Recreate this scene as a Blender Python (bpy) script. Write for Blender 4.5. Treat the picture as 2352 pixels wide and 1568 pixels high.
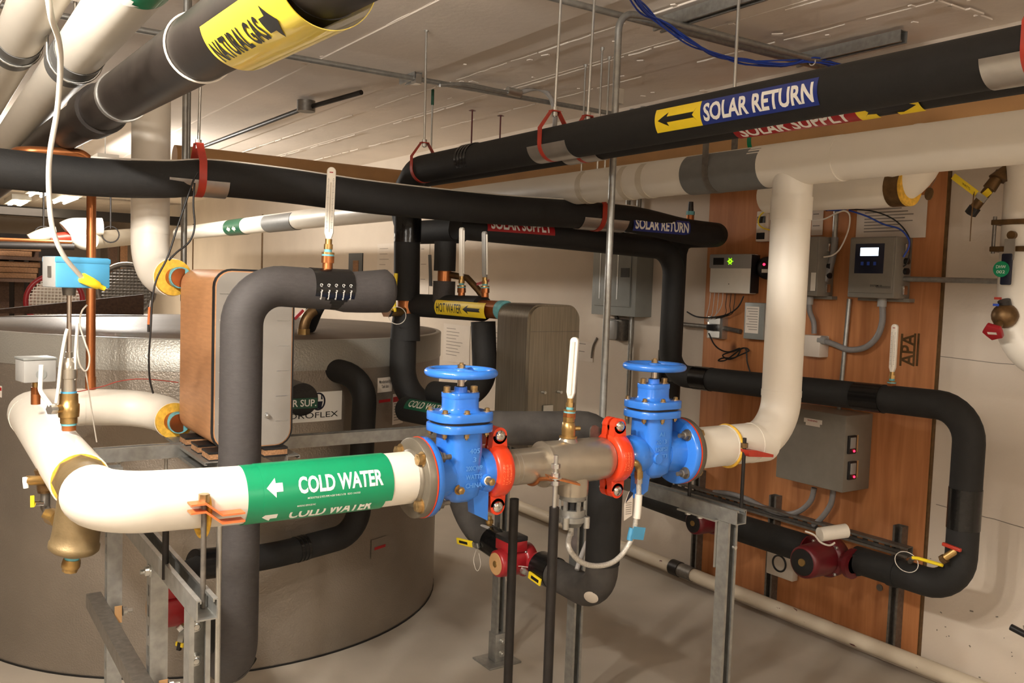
import bpy, bmesh, math, random
from mathutils import Vector as V, Matrix
random.seed(7)
for o in list(bpy.data.objects): bpy.data.objects.remove(o)
SC = bpy.context.scene
COL = SC.collection
# ------------------------------------------------------------------ camera
F = 2047.6; EYE = V((0, 0, 1.5))
yw, pt, rl = [math.radians(a) for a in (34.097, 3.639, 1.977)]
fw = V((math.sin(yw)*math.cos(pt), math.cos(yw)*math.cos(pt), -math.sin(pt)))
r0 = V((math.cos(yw), -math.sin(yw), 0)); u0 = r0.cross(fw)
rt = r0*math.cos(rl)+u0*math.sin(rl); up = -r0*math.sin(rl)+u0*math.cos(rl)
cd = bpy.data.cameras.new('camera'); cam = bpy.data.objects.new('camera', cd); COL.objects.link(cam)
cd.sensor_width = 36; cd.lens = F/2352*36; cd.clip_start = .05; cd.clip_end = 60
m = Matrix((rt, up, -fw)).transposed().to_4x4(); m.translation = EYE; cam.matrix_world = m
SC.camera = cam
# ------------------------------------------------------------------ world, exposure
w = bpy.data.worlds.new('world'); SC.world = w; w.use_nodes = True
w.node_tree.nodes['Background'].inputs[0].default_value = (1, .93, .84, 1)
w.node_tree.nodes['Background'].inputs[1].default_value = 0.04
vs = SC.view_settings; vs.view_transform = 'Standard'; vs.look = 'None'; vs.gamma = 1; vs.exposure = 0.0; vs.use_curve_mapping = False
WX, CZ = 3.335, 2.5          # right wall plane, ceiling height

def P(x, y, X=None, Y=None, Z=None, d=None):
    """point of the place seen at photo pixel (x, y), on the plane X=, Y= or Z= or at depth d"""
    r = rt*((x-1176)/F) - up*((y-784)/F) + fw
    t = d if d is not None else X/r.x if X is not None else Y/r.y if Y is not None else (Z-EYE.z)/r.z
    return EYE + r*t

# ------------------------------------------------------------------ lights: strip lamps of the room, plus added fill lamps behind the camera
def area(name, loc, rot, sx, sy, power, col=(1, .86, .68)):
    l = bpy.data.lights.new(name, 'AREA'); l.shape = 'RECTANGLE'; l.size = sx; l.size_y = sy; l.energy = power; l.color = col
    o = bpy.data.objects.new(name, l); COL.objects.link(o); o.location = loc; o.rotation_euler = rot; return o
def bulb(loc, power, r=.05, col=(1, .94, .86)):
    l = bpy.data.lights.new('lamp_light', 'POINT'); l.energy = power; l.color = col; l.shadow_soft_size = r
    o = bpy.data.objects.new('lamp_light', l); COL.objects.link(o); o.location = loc
LAMPS = [(V((-.45, 1.25, 2.2)), 84), (V((1.3, -1.5, 1.98)), 18), (V((-2.2, -1.2, 2.1)), 36), (V((1.15, 7.4, 2.22)), 58)]  # the two behind the camera are unseen lamps added for fill
for p, e in LAMPS:
    for k in (-.4, 0, .4): bulb(p+V((0, k, -.03)), e)

# ------------------------------------------------------------------ materials
def lin(c): return tuple(((x/255)/12.92 if x/255 <= .04045 else ((x/255+.055)/1.055)**2.4) for x in c)
MATS = {}
def mat(name, rgb, rough=.5, metal=0, var=.08, scale=20, bump=0, bscale=None, stretch=(1, 1, 1), emit=None, estr=0, coat=0, rgb2=None, spec=.5, trans=0):
    m = bpy.data.materials.new(name); m.use_nodes = True; MATS[name] = m
    nt = m.node_tree; N = nt.nodes; L = nt.links; b = N['Principled BSDF']
    c = lin(rgb); c2 = lin(rgb2) if rgb2 else tuple(x*(1-var*2) for x in c)
    b.inputs['Roughness'].default_value = rough; b.inputs['Metallic'].default_value = metal
    b.inputs['Coat Weight'].default_value = coat; b.inputs['Specular IOR Level'].default_value = spec
    b.inputs['Transmission Weight'].default_value = trans
    tc = N.new('ShaderNodeTexCoord'); mp = N.new('ShaderNodeMapping'); L.new(tc.outputs['Object'], mp.inputs[0]); mp.inputs['Scale'].default_value = stretch
    if var or rgb2:
        n = N.new('ShaderNodeTexNoise'); n.inputs['Scale'].default_value = scale; n.inputs['Detail'].default_value = 5; L.new(mp.outputs[0], n.inputs['Vector'])
        r = N.new('ShaderNodeValToRGB'); r.color_ramp.elements[0].position = .32; r.color_ramp.elements[1].position = .68
        r.color_ramp.elements[0].color = (*c2, 1); r.color_ramp.elements[1].color = (*c, 1)
        L.new(n.outputs[0], r.inputs[0]); L.new(r.outputs[0], b.inputs['Base Color'])
    else: b.inputs['Base Color'].default_value = (*c, 1)
    if bump:
        n2 = N.new('ShaderNodeTexNoise'); n2.inputs['Scale'].default_value = bscale or scale; n2.inputs['Detail'].default_value = 4; L.new(mp.outputs[0], n2.inputs['Vector'])
        bp = N.new('ShaderNodeBump'); bp.inputs['Strength'].default_value = bump; bp.inputs['Distance'].default_value = .002
        L.new(n2.outputs[0], bp.inputs['Height']); L.new(bp.outputs[0], b.inputs['Normal'])
    if emit: b.inputs['Emission Color'].default_value = (*lin(emit), 1); b.inputs['Emission Strength'].default_value = estr
    return m
mat('white_jacket', (226, 219, 206), .45, 0, .02, 8)
mat('old_jacket', (205, 195, 176), .6, 0, .05, 6, .15, 30)
mat('pale_wall', (212, 199, 183), .85, 0, .05, 2.2, .5, 60)
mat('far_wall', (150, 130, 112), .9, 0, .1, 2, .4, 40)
mat('ceiling_paint', (240, 229, 217), .9, 0, .06, 1.6, .6, 30)
mat('concrete_floor', (186, 176, 161), .75, 0, .12, 1.7, .25, 50)
mat('black_foam', (22, 21, 20), .75, 0, .12, 40, .25, 220)
mat('grey_foam', (62, 58, 57), .7, 0, .1, 60, .3, 260, (1, 1, 3))
mat('dusty_foam', (70, 66, 62), .85, 0, .2, 18, .2, 200)
mat('black_tape', (16, 16, 17), .22, 0, .05, 30, .35, 60)
mat('galvanised', (168, 168, 164), .42, .75, .12, 45, .08, 80)
mat('dull_steel', (128, 122, 114), .5, .7, .15, 60)
mat('zinc', (200, 200, 196), .28, .9, .04, 40)
mat('stainless', (184, 175, 160), .28, .75, .05, 20)
mat('brushed_steel', (150, 142, 128), .34, .9, .14, 30, .1, 80, (9, 9, .25))
mat('plate_grey', (146, 140, 132), .45, .15, .04, 12)
mat('tank_sheet', (152, 142, 130), .38, .6, .1, 3, .9, 160)
mat('tank_lid', (104, 90, 79), .5, .2, .15, 4, .5, 60)
mat('tank_band', (160, 157, 148), .36, .4, .05, 4, .9, 150)
mat('aluminium_tape', (190, 186, 180), .33, .85, .06, 30, .3, 50)
mat('grey_saddle', (112, 112, 110), .5, .1, .05, 30)
mat('black_iron', (46, 40, 36), .45, .5, .2, 9, .1, 40, (1, 1, 1), rgb2=(30, 25, 22))
mat('black_pipe', (38, 34, 32), .45, .4, .2, 30)
mat('flange_steel', (122, 114, 100), .45, .5, .08, 30, .1, 100)
mat('orange_highlight', (255, 128, 84), .35)  # lighter orange paint, light caught by the cast letters put into the colour
mat('blue_highlight', (92, 160, 240), .3)  # lighter blue paint, the light on raised letters put into the colour
mat('brass', (186, 152, 96), .34, .85, .1, 60, .12, 150)
mat('bronze', (140, 120, 86), .5, .6, .08, 40, .25, 240)
mat('old_brass', (120, 92, 58), .45, .7, .2, 40)
mat('gold_zinc', (190, 160, 112), .3, .85, .18, 70)
mat('copper', (184, 116, 70), .36, .85, .12, 14)
mat('copper_wrap', (198, 144, 100), .5, .2, .08, 14, .15, 160, (3, 1, 8))
mat('cork', (178, 132, 92), .9, 0, .25, 160, .4, 260)
mat('kraft_paper', (196, 152, 102), .6, 0, .1, 5, .2, 16)
mat('blue_paint', (52, 124, 222), .26, 0, .03, 20, .12, 130, coat=.35)
mat('orange_paint', (226, 62, 24), .32, 0, .04, 20, .12, 130, coat=.3)
mat('orange_clip', (214, 112, 60), .45, 0, .06, 30)
mat('red_enamel', (150, 28, 34), .35, 0, .06, 20, coat=.2)
mat('dark_red', (96, 18, 26), .4, 0, .1, 20)
mat('hanger_red', (176, 52, 34), .45, 0, .08, 30)
mat('valve_red', (150, 26, 34), .4)
mat('yellow', (244, 214, 42), .4, 0, .03, 20)
mat('gas_yellow', (224, 200, 58), .3, 0, .04, 8, coat=.5)
mat('insulation_yellow', (236, 186, 66), .85, 0, .15, 80, .4, 200)
mat('label_green', (0, 138, 92), .38, 0, .03, 10, coat=.2)
mat('dark_green', (18, 78, 54), .45)
mat('label_blue', (28, 48, 128), .4, 0, .02)
mat('label_red', (158, 22, 28), .4, 0, .02)
mat('label_white', (238, 236, 230), .5, 0, 0)
mat('faded_white', (196, 186, 172), .6, 0, 0)
mat('paper', (214, 203, 190), .8, 0, .03, 10)
mat('ink', (18, 17, 17), .5, 0, 0)
mat('grey_ink', (120, 112, 102), .6, 0, 0)
mat('white_plastic', (228, 222, 210), .4, 0, .02)
mat('grey_plastic', (150, 148, 144), .45, 0, .03)
mat('sky_blue', (74, 150, 192), .4, 0, .02)
mat('teal_seal', (110, 180, 190), .6, 0, .1, 80)
mat('enclosure_grey', (128, 122, 112), .45, .1, .04, 30)
mat('panel_grey', (140, 142, 138), .45, .2, .04, 20)
mat('dark_plastic', (28, 27, 28), .4, 0, .05)
mat('black_cable', (20, 19, 19), .5, 0, 0)
mat('grey_cable', (176, 172, 168), .5, 0, .04)
mat('white_cable', (222, 214, 202), .5, 0, .03)
mat('blue_cable', (38, 72, 172), .45, 0, .05)
mat('red_wire', (150, 52, 40), .5, 0, 0)
mat('grey_conduit', (128, 124, 122), .5, 0, .06, 60, .1, 80)
mat('lumber', (140, 100, 66), .8, 0, .2, 10, .2, 30, (8, 1, 8))
mat('dark_lumber', (84, 60, 44), .85, 0, .2, 10, .2, 30, (8, 1, 8))
mat('shade_dark', (46, 40, 36), .9)  # colour of the shade behind the timber racks
mat('dark_steel', (34, 29, 26), .6, .3, .1, 20)  # dark steel with slight random tone
mat('moss_stain', (90, 92, 70), .9, 0, .2, 30)
mat('lcd_light', (235, 245, 255), .4, 0, 0, emit=(215, 235, 255), estr=4)
mat('led_red', (255, 30, 50), .4, 0, 0, emit=(255, 30, 60), estr=6)
mat('led_green', (150, 255, 20), .4, 0, 0, emit=(140, 240, 10), estr=2.2)
mat('tube_light', (255, 245, 225), .4, 0, 0, emit=(255, 238, 205), estr=14)
mat('clear_glass', (235, 235, 230), .06, 0, 0, trans=.9)
mat('braid', (205, 200, 190), .35, .4, .15, 200, .4, 400)
mat('chrome', (210, 205, 200), .12, 1, 0)
mat('bluish_screen', (18, 24, 44), .3, 0, 0)

def plywood():
    m = bpy.data.materials.new('plywood'); m.use_nodes = True; MATS['plywood'] = m
    nt = m.node_tree; N = nt.nodes; L = nt.links; b = N['Principled BSDF']; b.inputs['Roughness'].default_value = .65
    tc = N.new('ShaderNodeTexCoord'); mp = N.new('ShaderNodeMapping'); mp.inputs['Scale'].default_value = (1, 9, .7); L.new(tc.outputs['Object'], mp.inputs[0])
    n = N.new('ShaderNodeTexNoise'); n.inputs['Scale'].default_value = 3.2; n.inputs['Detail'].default_value = 8; n.inputs['Distortion'].default_value = .7; L.new(mp.outputs[0], n.inputs['Vector'])
    r = N.new('ShaderNodeValToRGB'); e = r.color_ramp.elements
    e[0].position = .25; e[0].color = (*lin((156, 96, 54)), 1); e[1].position = .75; e[1].color = (*lin((190, 128, 78)), 1)
    L.new(n.outputs[0], r.inputs[0])
    v = N.new('ShaderNodeTexVoronoi'); v.inputs['Scale'].default_value = 3.1; mp2 = N.new('ShaderNodeMapping'); mp2.inputs['Scale'].default_value = (.1, 1, .7); L.new(tc.outputs['Object'], mp2.inputs[0]); L.new(mp2.outputs[0], v.inputs['Vector'])
    kr = N.new('ShaderNodeValToRGB'); kr.color_ramp.elements[0].position = .03; kr.color_ramp.elements[0].color = (.35, .3, .28, 1); kr.color_ramp.elements[1].position = .085; L.new(v.outputs['Distance'], kr.inputs[0])
    mx = N.new('ShaderNodeMixRGB'); mx.blend_type = 'MULTIPLY'; mx.inputs[0].default_value = 1; L.new(r.outputs[0], mx.inputs[1]); L.new(kr.outputs[0], mx.inputs[2]); L.new(mx.outputs[0], b.inputs['Base Color'])
plywood()
def chipped():
    m = mat('chipped_paint', (205, 192, 170), .6, 0, .05, 6, .15, 30); nt = m.node_tree; N = nt.nodes; L = nt.links; b = N['Principled BSDF']
    src = b.inputs['Base Color'].links[0].from_socket
    n = N.new('ShaderNodeTexNoise'); n.inputs['Scale'].default_value = 34; n.inputs['Detail'].default_value = 3
    tc = N.new('ShaderNodeTexCoord'); mp = N.new('ShaderNodeMapping'); mp.inputs['Scale'].default_value = (1, .45, 1); L.new(tc.outputs['Object'], mp.inputs[0]); L.new(mp.outputs[0], n.inputs['Vector'])
    r = N.new('ShaderNodeValToRGB'); r.color_ramp.elements[0].position = .70; r.color_ramp.elements[1].position = .72; L.new(n.outputs[0], r.inputs[0])
    x = N.new('ShaderNodeMixRGB'); L.new(r.outputs[0], x.inputs[0]); L.new(src, x.inputs[1]); x.inputs[2].default_value = (*lin((92, 44, 40)), 1); L.new(x.outputs[0], b.inputs['Base Color'])
chipped()

# ------------------------------------------------------------------ mesh builder
def frame(d):
    d = d.normalized(); a = V((0, 0, 1)) if abs(d.z) < .9 else V((1, 0, 0))
    u = a.cross(d).normalized(); return u, d.cross(u)
def fillet(path, bend, n=8):
    path = [V(p) for p in path]
    if not bend or len(path) < 3: return path
    out = [path[0]]
    for i in range(1, len(path)-1):
        a, b, c = path[i-1:i+2]; d1 = (a-b); d2 = (c-b); R = min(bend, d1.length*.49 if i > 1 else d1.length*.98, d2.length*.49 if i < len(path)-2 else d2.length*.98)
        d1.normalize(); d2.normalize(); ang = d1.angle(d2)
        if abs(ang-math.pi) < .02: out.append(b); continue
        t = R; p0 = b+d1*t; p2 = b+d2*t; rr = t*math.tan(ang/2); cen = b+(d1+d2).normalized()*(t/math.cos(ang/2))
        v0 = p0-cen; v2 = p2-cen; th = v0.angle(v2)
        for k in range(n+1):
            s = k/n; out.append(cen+(v0*math.sin((1-s)*th)+v2*math.sin(s*th))/math.sin(th))
    out.append(path[-1]); return out
class MB:
    def __init__(s): s.v = []; s.f = []; s.sm = []
    def add(s, vs, fs, sm=False):
        o = len(s.v); s.v += [V(x) for x in vs]; s.f += [tuple(i+o for i in f) for f in fs]; s.sm += [sm]*len(fs); return s
    def tube(s, path, r, seg=24, bend=0, caps=True, n=8):
        p = fillet(path, bend, n); q = [p[0]]
        for x in p[1:]:
            if (x-q[-1]).length > 1e-6: q.append(x)
        p = q; N = len(p); rs = r if isinstance(r, (list, tuple)) else [r]*N
        if len(rs) != N: rs = [rs[0]+(rs[-1]-rs[0])*i/(N-1) for i in range(N)]
        t0 = (p[1]-p[0]).normalized(); u, w = frame(t0); vs = []
        for i in range(N):
            t = (p[min(i+1, N-1)]-p[max(i-1, 0)]).normalized(); q = t0.rotation_difference(t); u = q @ u; w = q @ w; t0 = t
            k = 1
            if 0 < i < N-1:
                c = (p[i]-p[i-1]).normalized().dot(t); k = 1/max(.6, c)
            for j in range(seg):
                a = 2*math.pi*j/seg; vs.append(p[i]+(u*math.cos(a)+w*math.sin(a))*rs[i])
        fs = [(i*seg+j, i*seg+(j+1) % seg, (i+1)*seg+(j+1) % seg, (i+1)*seg+j) for i in range(N-1) for j in range(seg)]
        s.add(vs, fs, True)
        if caps:
            o = len(s.v)-len(vs); s.f += [tuple(o+j for j in range(seg))[::-1], tuple(o+(N-1)*seg+j for j in range(seg))]; s.sm += [False]*2
        return s
    def cyl(s, a, b, r, r2=None, seg=24):
        return s.tube([a, b], [r, r if r2 is None else r2], seg)
    def lathe(s, o, d, prof, seg=32, caps=True, sm=True):
        o = V(o); d = V(d).normalized(); u, w = frame(d); vs = []
        for t, r in prof:
            for j in range(seg):
                a = 2*math.pi*j/seg; vs.append(o+d*t+(u*math.cos(a)+w*math.sin(a))*r)
        n = len(prof); fs = [(i*seg+j, i*seg+(j+1) % seg, (i+1)*seg+(j+1) % seg, (i+1)*seg+j) for i in range(n-1) for j in range(seg)]
        s.add(vs, fs, sm)
        if caps:
            b = len(s.v)-len(vs); s.f += [tuple(b+j for j in range(seg))[::-1], tuple(b+(n-1)*seg+j for j in range(seg))]; s.sm += [False]*2
        return s
    def hexa(s, a, b, r): return s.lathe(a, V(b)-V(a), [(0, r), ((V(b)-V(a)).length, r)], 6, True, False)
    def box(s, c, size, ax=None):
        c = V(c); a, b, e = [V(x).normalized() for x in ax] if ax else (V((1, 0, 0)), V((0, 1, 0)), V((0, 0, 1)))
        x, y, z = [k/2 for k in size]
        vs = [c+a*i*x+b*j*y+e*k*z for i in (-1, 1) for j in (-1, 1) for k in (-1, 1)]
        return s.add(vs, [(0, 1, 3, 2), (4, 6, 7, 5), (0, 4, 5, 1), (2, 3, 7, 6), (0, 2, 6, 4), (1, 5, 7, 3)])
    def bb(s, lo, hi): lo, hi = V(lo), V(hi); return s.box((lo+hi)/2, [abs(k) for k in hi-lo])
    def prism(s, poly, o, u, w, d):
        o, u, w, d = V(o), V(u), V(w), V(d); n = len(poly)
        vs = [o+u*x+w*y for x, y in poly]+[o+u*x+w*y+d for x, y in poly]
        return s.add(vs, [tuple(range(n))[::-1], tuple(range(n, 2*n))]+[(i, (i+1) % n, n+(i+1) % n, n+i) for i in range(n)])
    def torus(s, c, axis, R, r, seg=40, sec=12, sq=1.0):
        c = V(c); u, w = frame(V(axis)); d = V(axis).normalized(); vs = []
        for i in range(seg):
            a = 2*math.pi*i/seg; e = u*math.cos(a)+w*math.sin(a)
            for j in range(sec):
                b = 2*math.pi*j/sec; vs.append(c+e*(R+r*math.cos(b))+d*r*sq*math.sin(b))
        return s.add(vs, [(i*sec+j, ((i+1) % seg)*sec+j, ((i+1) % seg)*sec+(j+1) % sec, i*sec+(j+1) % sec) for i in range(seg) for j in range(sec)], True)
    def ball(s, c, r, sz=1, seg=16):
        return s.lathe(V(c)-V((0, 0, r*sz)), (0, 0, 1), [(r*sz*(1-math.cos(math.pi*i/10)), max(1e-4, r*math.sin(math.pi*i/10))) for i in range(11)], seg)
    def arcpatch(s, o, d, n, r, x0, x1, a0, a1, th=.0008, seg=20):
        """bent sheet on a cylinder: axis d through o, middle of the arc faces n"""
        o, d = V(o), V(d).normalized(); n = (V(n)-d*V(n).dot(d)).normalized(); t = n.cross(d)
        vs = []
        for rr in (r, r+th):
            for x in (x0, x1):
                for k in range(seg+1):
                    a = a0+(a1-a0)*k/seg; vs.append(o+d*x+(n*math.cos(a)+t*math.sin(a))*rr)
        S = seg+1; fs = []
        for k in range(seg):
            fs += [(2*S+k, 3*S+k, 3*S+k+1, 2*S+k+1), (k, k+1, S+k+1, S+k), (k, 2*S+k, 2*S+k+1, k+1), (S+k, S+k+1, 3*S+k+1, 3*S+k)]
        fs += [(0, S, 3*S, 2*S), (seg, 2*S+seg, 3*S+seg, S+seg)]
        return s.add(vs, fs, True)
    def build(s, name, material, parent=None, bevel=0, label=None, cat=None, group=None, kind=None, subd=0):
        bm = bmesh.new(); root = V((0, 0, 0))
        if parent is not None:
            q = parent
            while q.parent: q = q.parent
            root = q.location
        else:
            lo = V([min(v[i] for v in s.v) for i in range(3)]); hi = V([max(v[i] for v in s.v) for i in range(3)])
            root = V(((lo.x+hi.x)/2, (lo.y+hi.y)/2, lo.z))
        bv = [bm.verts.new(v-root) for v in s.v]
        for f, sm in zip(s.f, s.sm):
            try: bm.faces.new([bv[i] for i in f]).smooth = sm
            except ValueError: pass
        bmesh.ops.recalc_face_normals(bm, faces=bm.faces)
        if bevel:
            ed = [e for e in bm.edges if len(e.link_faces) == 2 and e.calc_face_angle(0) > .6]
            bmesh.ops.bevel(bm, geom=ed, offset=bevel, segments=2, profile=.5, affect='EDGES', clamp_overlap=True)
            for f in bm.faces: f.smooth = True
        me = bpy.data.meshes.new(name); bm.to_mesh(me); bm.free(); me.materials.append(MATS[material] if isinstance(material, str) else material)
        if bevel: me.set_sharp_from_angle(angle=math.radians(40))
        else: me.set_sharp_from_angle(angle=math.radians(60))
        o = bpy.data.objects.new(name, me); COL.objects.link(o)
        if parent is not None: o.parent = parent
        else: o.location = root
        tag(o, label, cat, group, kind); return o
def tag(o, label=None, cat=None, group=None, kind=None):
    for k, v in (('label', label), ('category', cat), ('group', group), ('kind', kind)):
        if v: o[k] = v
    return o
def thing(name, loc, label, cat, group=None):
    o = bpy.data.objects.new(name, None); o.empty_display_size = .05; COL.objects.link(o); o.location = loc; return tag(o, label, cat, group)
def struct(mb, name, material, bevel=0): return mb.build(name, material, bevel=bevel, kind='structure')

# lettering -----------------------------------------------------------------
def glyphs(body, bold=.0):
    c = bpy.data.curves.new('t', 'FONT'); c.body = body; c.align_x = 'CENTER'; c.align_y = 'CENTER'; c.size = 1; c.offset = bold; c.resolution_u = 3
    o = bpy.data.objects.new('t', c); COL.objects.link(o); dg = bpy.context.evaluated_depsgraph_get(); me = bpy.data.meshes.new_from_object(o.evaluated_get(dg))
    vs = [v.co.copy() for v in me.vertices]; fs = [tuple(p.vertices) for p in me.polygons]
    bpy.data.objects.remove(o); bpy.data.curves.remove(c); bpy.data.meshes.remove(me)
    xs = [v.x for v in vs]; ys = [v.y for v in vs]; mx, my = (min(xs)+max(xs))/2, (min(ys)+max(ys))/2
    return [V((v.x-mx, v.y-my, 0)) for v in vs], fs, max(xs)-min(xs), max(ys)-min(ys)
def poly2(pts): return [V((x, y, 0)) for x, y in pts], [tuple(range(len(pts)))], 1, 1
def flat(name, shape, width, height, o, u, w, material, parent, lift=.0006, raise_=0):
    vs, fs, a, b = shape; u, w = V(u).normalized(), V(w).normalized(); n = u.cross(w); mb = MB()
    pts = [V(o)+u*(v.x*width/a)+w*(v.y*height/b)+n*lift for v in vs]
    mb.add(pts, fs)
    if raise_:
        mb.add([p+n*raise_ for p in pts], fs)
    return mb.build(name, material, parent)
def wrapped(name, shapes, o, d, n, r, material, parent, lift=.0012):
    """shapes: list of (shape, width, height, along, around) bent round a cylinder about axis d"""
    o, d = V(o), V(d).normalized(); n = (V(n)-d*V(n).dot(d)).normalized(); t = n.cross(d); R = r+lift
    bm = bmesh.new()
    for (vs, fs, a, b), wd, ht, x0, y0 in shapes:
        bv = [bm.verts.new((v.x*wd/a+x0, v.y*ht/b+y0, 0)) for v in vs]
        for f in fs:
            try: bm.faces.new([bv[i] for i in f])
            except ValueError: pass
    bmesh.ops.triangulate(bm, faces=bm.faces)
    ys = [v.co.y for v in bm.verts]; k = math.ceil((max(ys)-min(ys))/(R*.12))
    for i in range(1, k):
        y = min(ys)+(max(ys)-min(ys))*i/k
        bmesh.ops.bisect_plane(bm, geom=bm.verts[:]+bm.edges[:]+bm.faces[:], plane_co=(0, y, 0), plane_no=(0, 1, 0))
    bm.verts.index_update(); mb = MB()
    pts = [o+d*v.co.x+(n*math.cos(v.co.y/R)+t*math.sin(v.co.y/R))*R for v in bm.verts]
    mb.add(pts, [tuple(v.index for v in f.verts) for f in bm.faces], True); bm.free()
    return mb.build(name, material, parent)
ARROW = poly2([(-.5, 0), (-.22, .5), (-.26, .2), (.42, .2), (.5, .5), (.5, .5), (.38, 0), (.5, -.5), (.42, -.2), (-.26, -.2), (-.22, -.5)])
BLOCK = poly2([(-.5, 0), (.08, .5), (.08, .22), (.5, .22), (.5, -.22), (.08, -.22), (.08, -.5)])
def flip(sh): vs, fs, a, b = sh; return [V((-v.x, v.y, 0)) for v in vs], fs, a, b

# common parts --------------------------------------------------------------
X_, Y_, Z_ = V((1, 0, 0)), V((0, 1, 0)), V((0, 0, 1))
def ring(a, b, r): return MB().tube([a, b], r, 32)
def strut_mb(a, b, open_, size=.041, slots=False):
    """C channel from a to b (a, b on the middle of the closed back), open side towards open_"""
    a, b = V(a), V(b); d = (b-a).normalized(); o = V(open_).normalized(); s = d.cross(o).normalized(); h = size/2; t = .0028; lip = .0095; mb = MB()
    poly = [(-h, 0), (-h, size), (-h+lip, size), (-h+lip, size-.007), (-h+lip-t, size-.007), (-h+lip-t, size-t), (-h+t, size-t), (-h+t, t)]
    if slots:
        for sg in (1, -1): mb.prism([(x*sg, y) for x, y in poly[:7]]+[((-h+t)*sg, t), ((-.007)*sg, t), ((-.007)*sg, 0)], a, s, o, b-a)
        L = (b-a).length; k = 0
        while k*.05 < L: mb.box(a+d*min(L-.011, k*.05+.011)+o*(t/2), (.022, .0142, t*.98), (d, s, o)); k += 1
    else: mb.prism(poly+[(-x, y) for x, y in poly[::-1]], a, s, o, b-a)
    return mb
def bolt(p, d, r=.009, h=.007, tail=0, name='bolt', parent=None, material='gold_zinc', washer=True):
    p, d = V(p), V(d).normalized(); mb = MB()
    if washer: mb.cyl(p, p+d*.0018, r*1.35, seg=20)
    mb.hexa(p+d*.0018, p+d*h, r); mb.cyl(p+d*h, p+d*(h+.0012), r*.75, r*.6, 12)
    if tail: mb.cyl(p+d*h, p+d*(h+tail), r*.5, seg=12)
    return mb.build(name, material, parent)
def rodmesh(a, b, r=.0045): return MB().cyl(a, b, r, seg=10)

# ================================================================== THE SETTING
BY = 20.5
struct(MB().bb((-4, -2.6, -.12), (WX+.2, BY+.2, 0)), 'floor', 'concrete_floor')
struct(MB().bb((WX, -2.6, 0), (WX+.18, BY, 2.6)), 'wall_right', 'pale_wall')
struct(MB().bb((-4, BY, 0), (WX+.18, BY+.18, 2.6)), 'wall_back', 'pale_wall')
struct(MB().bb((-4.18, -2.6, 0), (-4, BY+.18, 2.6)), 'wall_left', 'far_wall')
struct(MB().bb((-4.18, -2.78, 0), (WX+.18, -2.6, 2.6)), 'wall_front', 'pale_wall')
cb = MB(); rnd = random.Random(3)
edges = [-4, -2.6, -1.2, -.4, .45, 1.05, 1.56, 2.045, 2.25, 2.57, 2.87, WX+.18]
for i in range(len(edges)-1):
    z = CZ + (0, .004, .0, .004, .002, .0, -.006, .012, .014, .012, .014)[i]
    cb.bb((edges[i], -2.6, z), (edges[i+1], BY, CZ+.2))
for x in (1.05, 1.56, 2.25, 2.57, 2.87, .45):        # ragged ridges of cement along the board joints
    y = -.5
    while y < 9:
        l = rnd.uniform(.1, .35)
        if rnd.random() < .8: cb.tube([(x+rnd.uniform(-.004, .004), y, CZ+.001), (x+rnd.uniform(-.004, .004), y+l*.5, CZ-.001), (x+rnd.uniform(-.005, .005), y+l, CZ+.001)], rnd.uniform(.0015, .0038), 6)
        y += l*rnd.uniform(.9, 1.3)
for k in range(70):
    x, y = rnd.uniform(1.2, 3.3), rnd.uniform(.6, 4.5)
    cb.box((x, y, CZ-.0005), (rnd.uniform(.008, .03), rnd.uniform(.01, .05), .004), ((math.cos(k), math.sin(k), 0), (-math.sin(k), math.cos(k), 0), Z_))
for k in range(14):
    x = 2.05+k*.085; cb.box((x, 1.75+rnd.uniform(-.012, .012), CZ), (.09, rnd.uniform(.006, .02), .006))
struct(cb, 'ceiling', 'ceiling_paint')
# cracked joint lines and seams on the right wall
cr = MB()
pts = [P(x, y, X=WX-.001) for x, y in ((2150, 1158), (2195, 1170), (2240, 1180), (2262, 1187), (2285, 1192), (2320, 1203), (2352, 1212))]
cr.tube(pts, .0014, 5); cr.tube([P(x, y, X=WX-.001) for x, y in ((2160, 818), (2225, 826), (2290, 834), (2352, 838))], .0012, 5)
struct(cr, 'trim_1', 'grey_ink')
sm = MB()
for x in (600, 442): a = P(x, 690, X=WX-.002); sm.bb((WX-.006, a.y-.02, .9), (WX, a.y+.02, 2.2))
struct(sm, 'trim_2', 'old_brass')
sp = MB(); rnd = random.Random(11)
for k in range(60):                                   # scuffs and splashes low on the wall
    y = rnd.uniform(.9, 2.05); z = abs(rnd.gauss(.2, .12))+.05; s = rnd.uniform(.0015, .005)
    sp.box((WX-.0004, y, z), (.0012, s*rnd.uniform(1, 3), s), (X_, V((0, math.cos(k), math.sin(k)*.4)), V((0, -math.sin(k)*.4, math.cos(k)))))
struct(sp, 'trim_3', 'grey_ink')

# ================================================================== PLYWOOD BOARD AND WHAT HANGS ON IT
PX = WX-.02
a, b = P(1619, 700, X=PX), P(2139, 1000, X=PX)
ply = MB().bb((PX, b.y, .03), (WX-.001, a.y, 2.46)).build('plywood_backboard', 'plywood', label='tall brown plywood sheet fixed to the wall behind the controls', cat='plywood board')
mb = MB().bb((PX-.001, b.y-.005, .03), (WX-.001, b.y, 2.46)); mb.build('edge_strip', 'old_brass', ply)
flat('stamp', glyphs('APA', .02), .13, .062, P(2085, 803, X=PX), (0, 0, 1), (0, 1, 0), 'old_brass', ply, .001)
mb = MB()
for x in (2070, 2100, 2108): q = P(x, 803, X=PX-.0006); mb.box(q, (.001, .009, .13))
mb.build('stamp_bar', 'old_brass', ply)
mb = MB().cyl(P(2021, 1349, X=PX), P(2021, 1349, X=PX)-X_*.004, .014); mb.build('washer', 'dull_steel', ply)
FX = WX-.11
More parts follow.
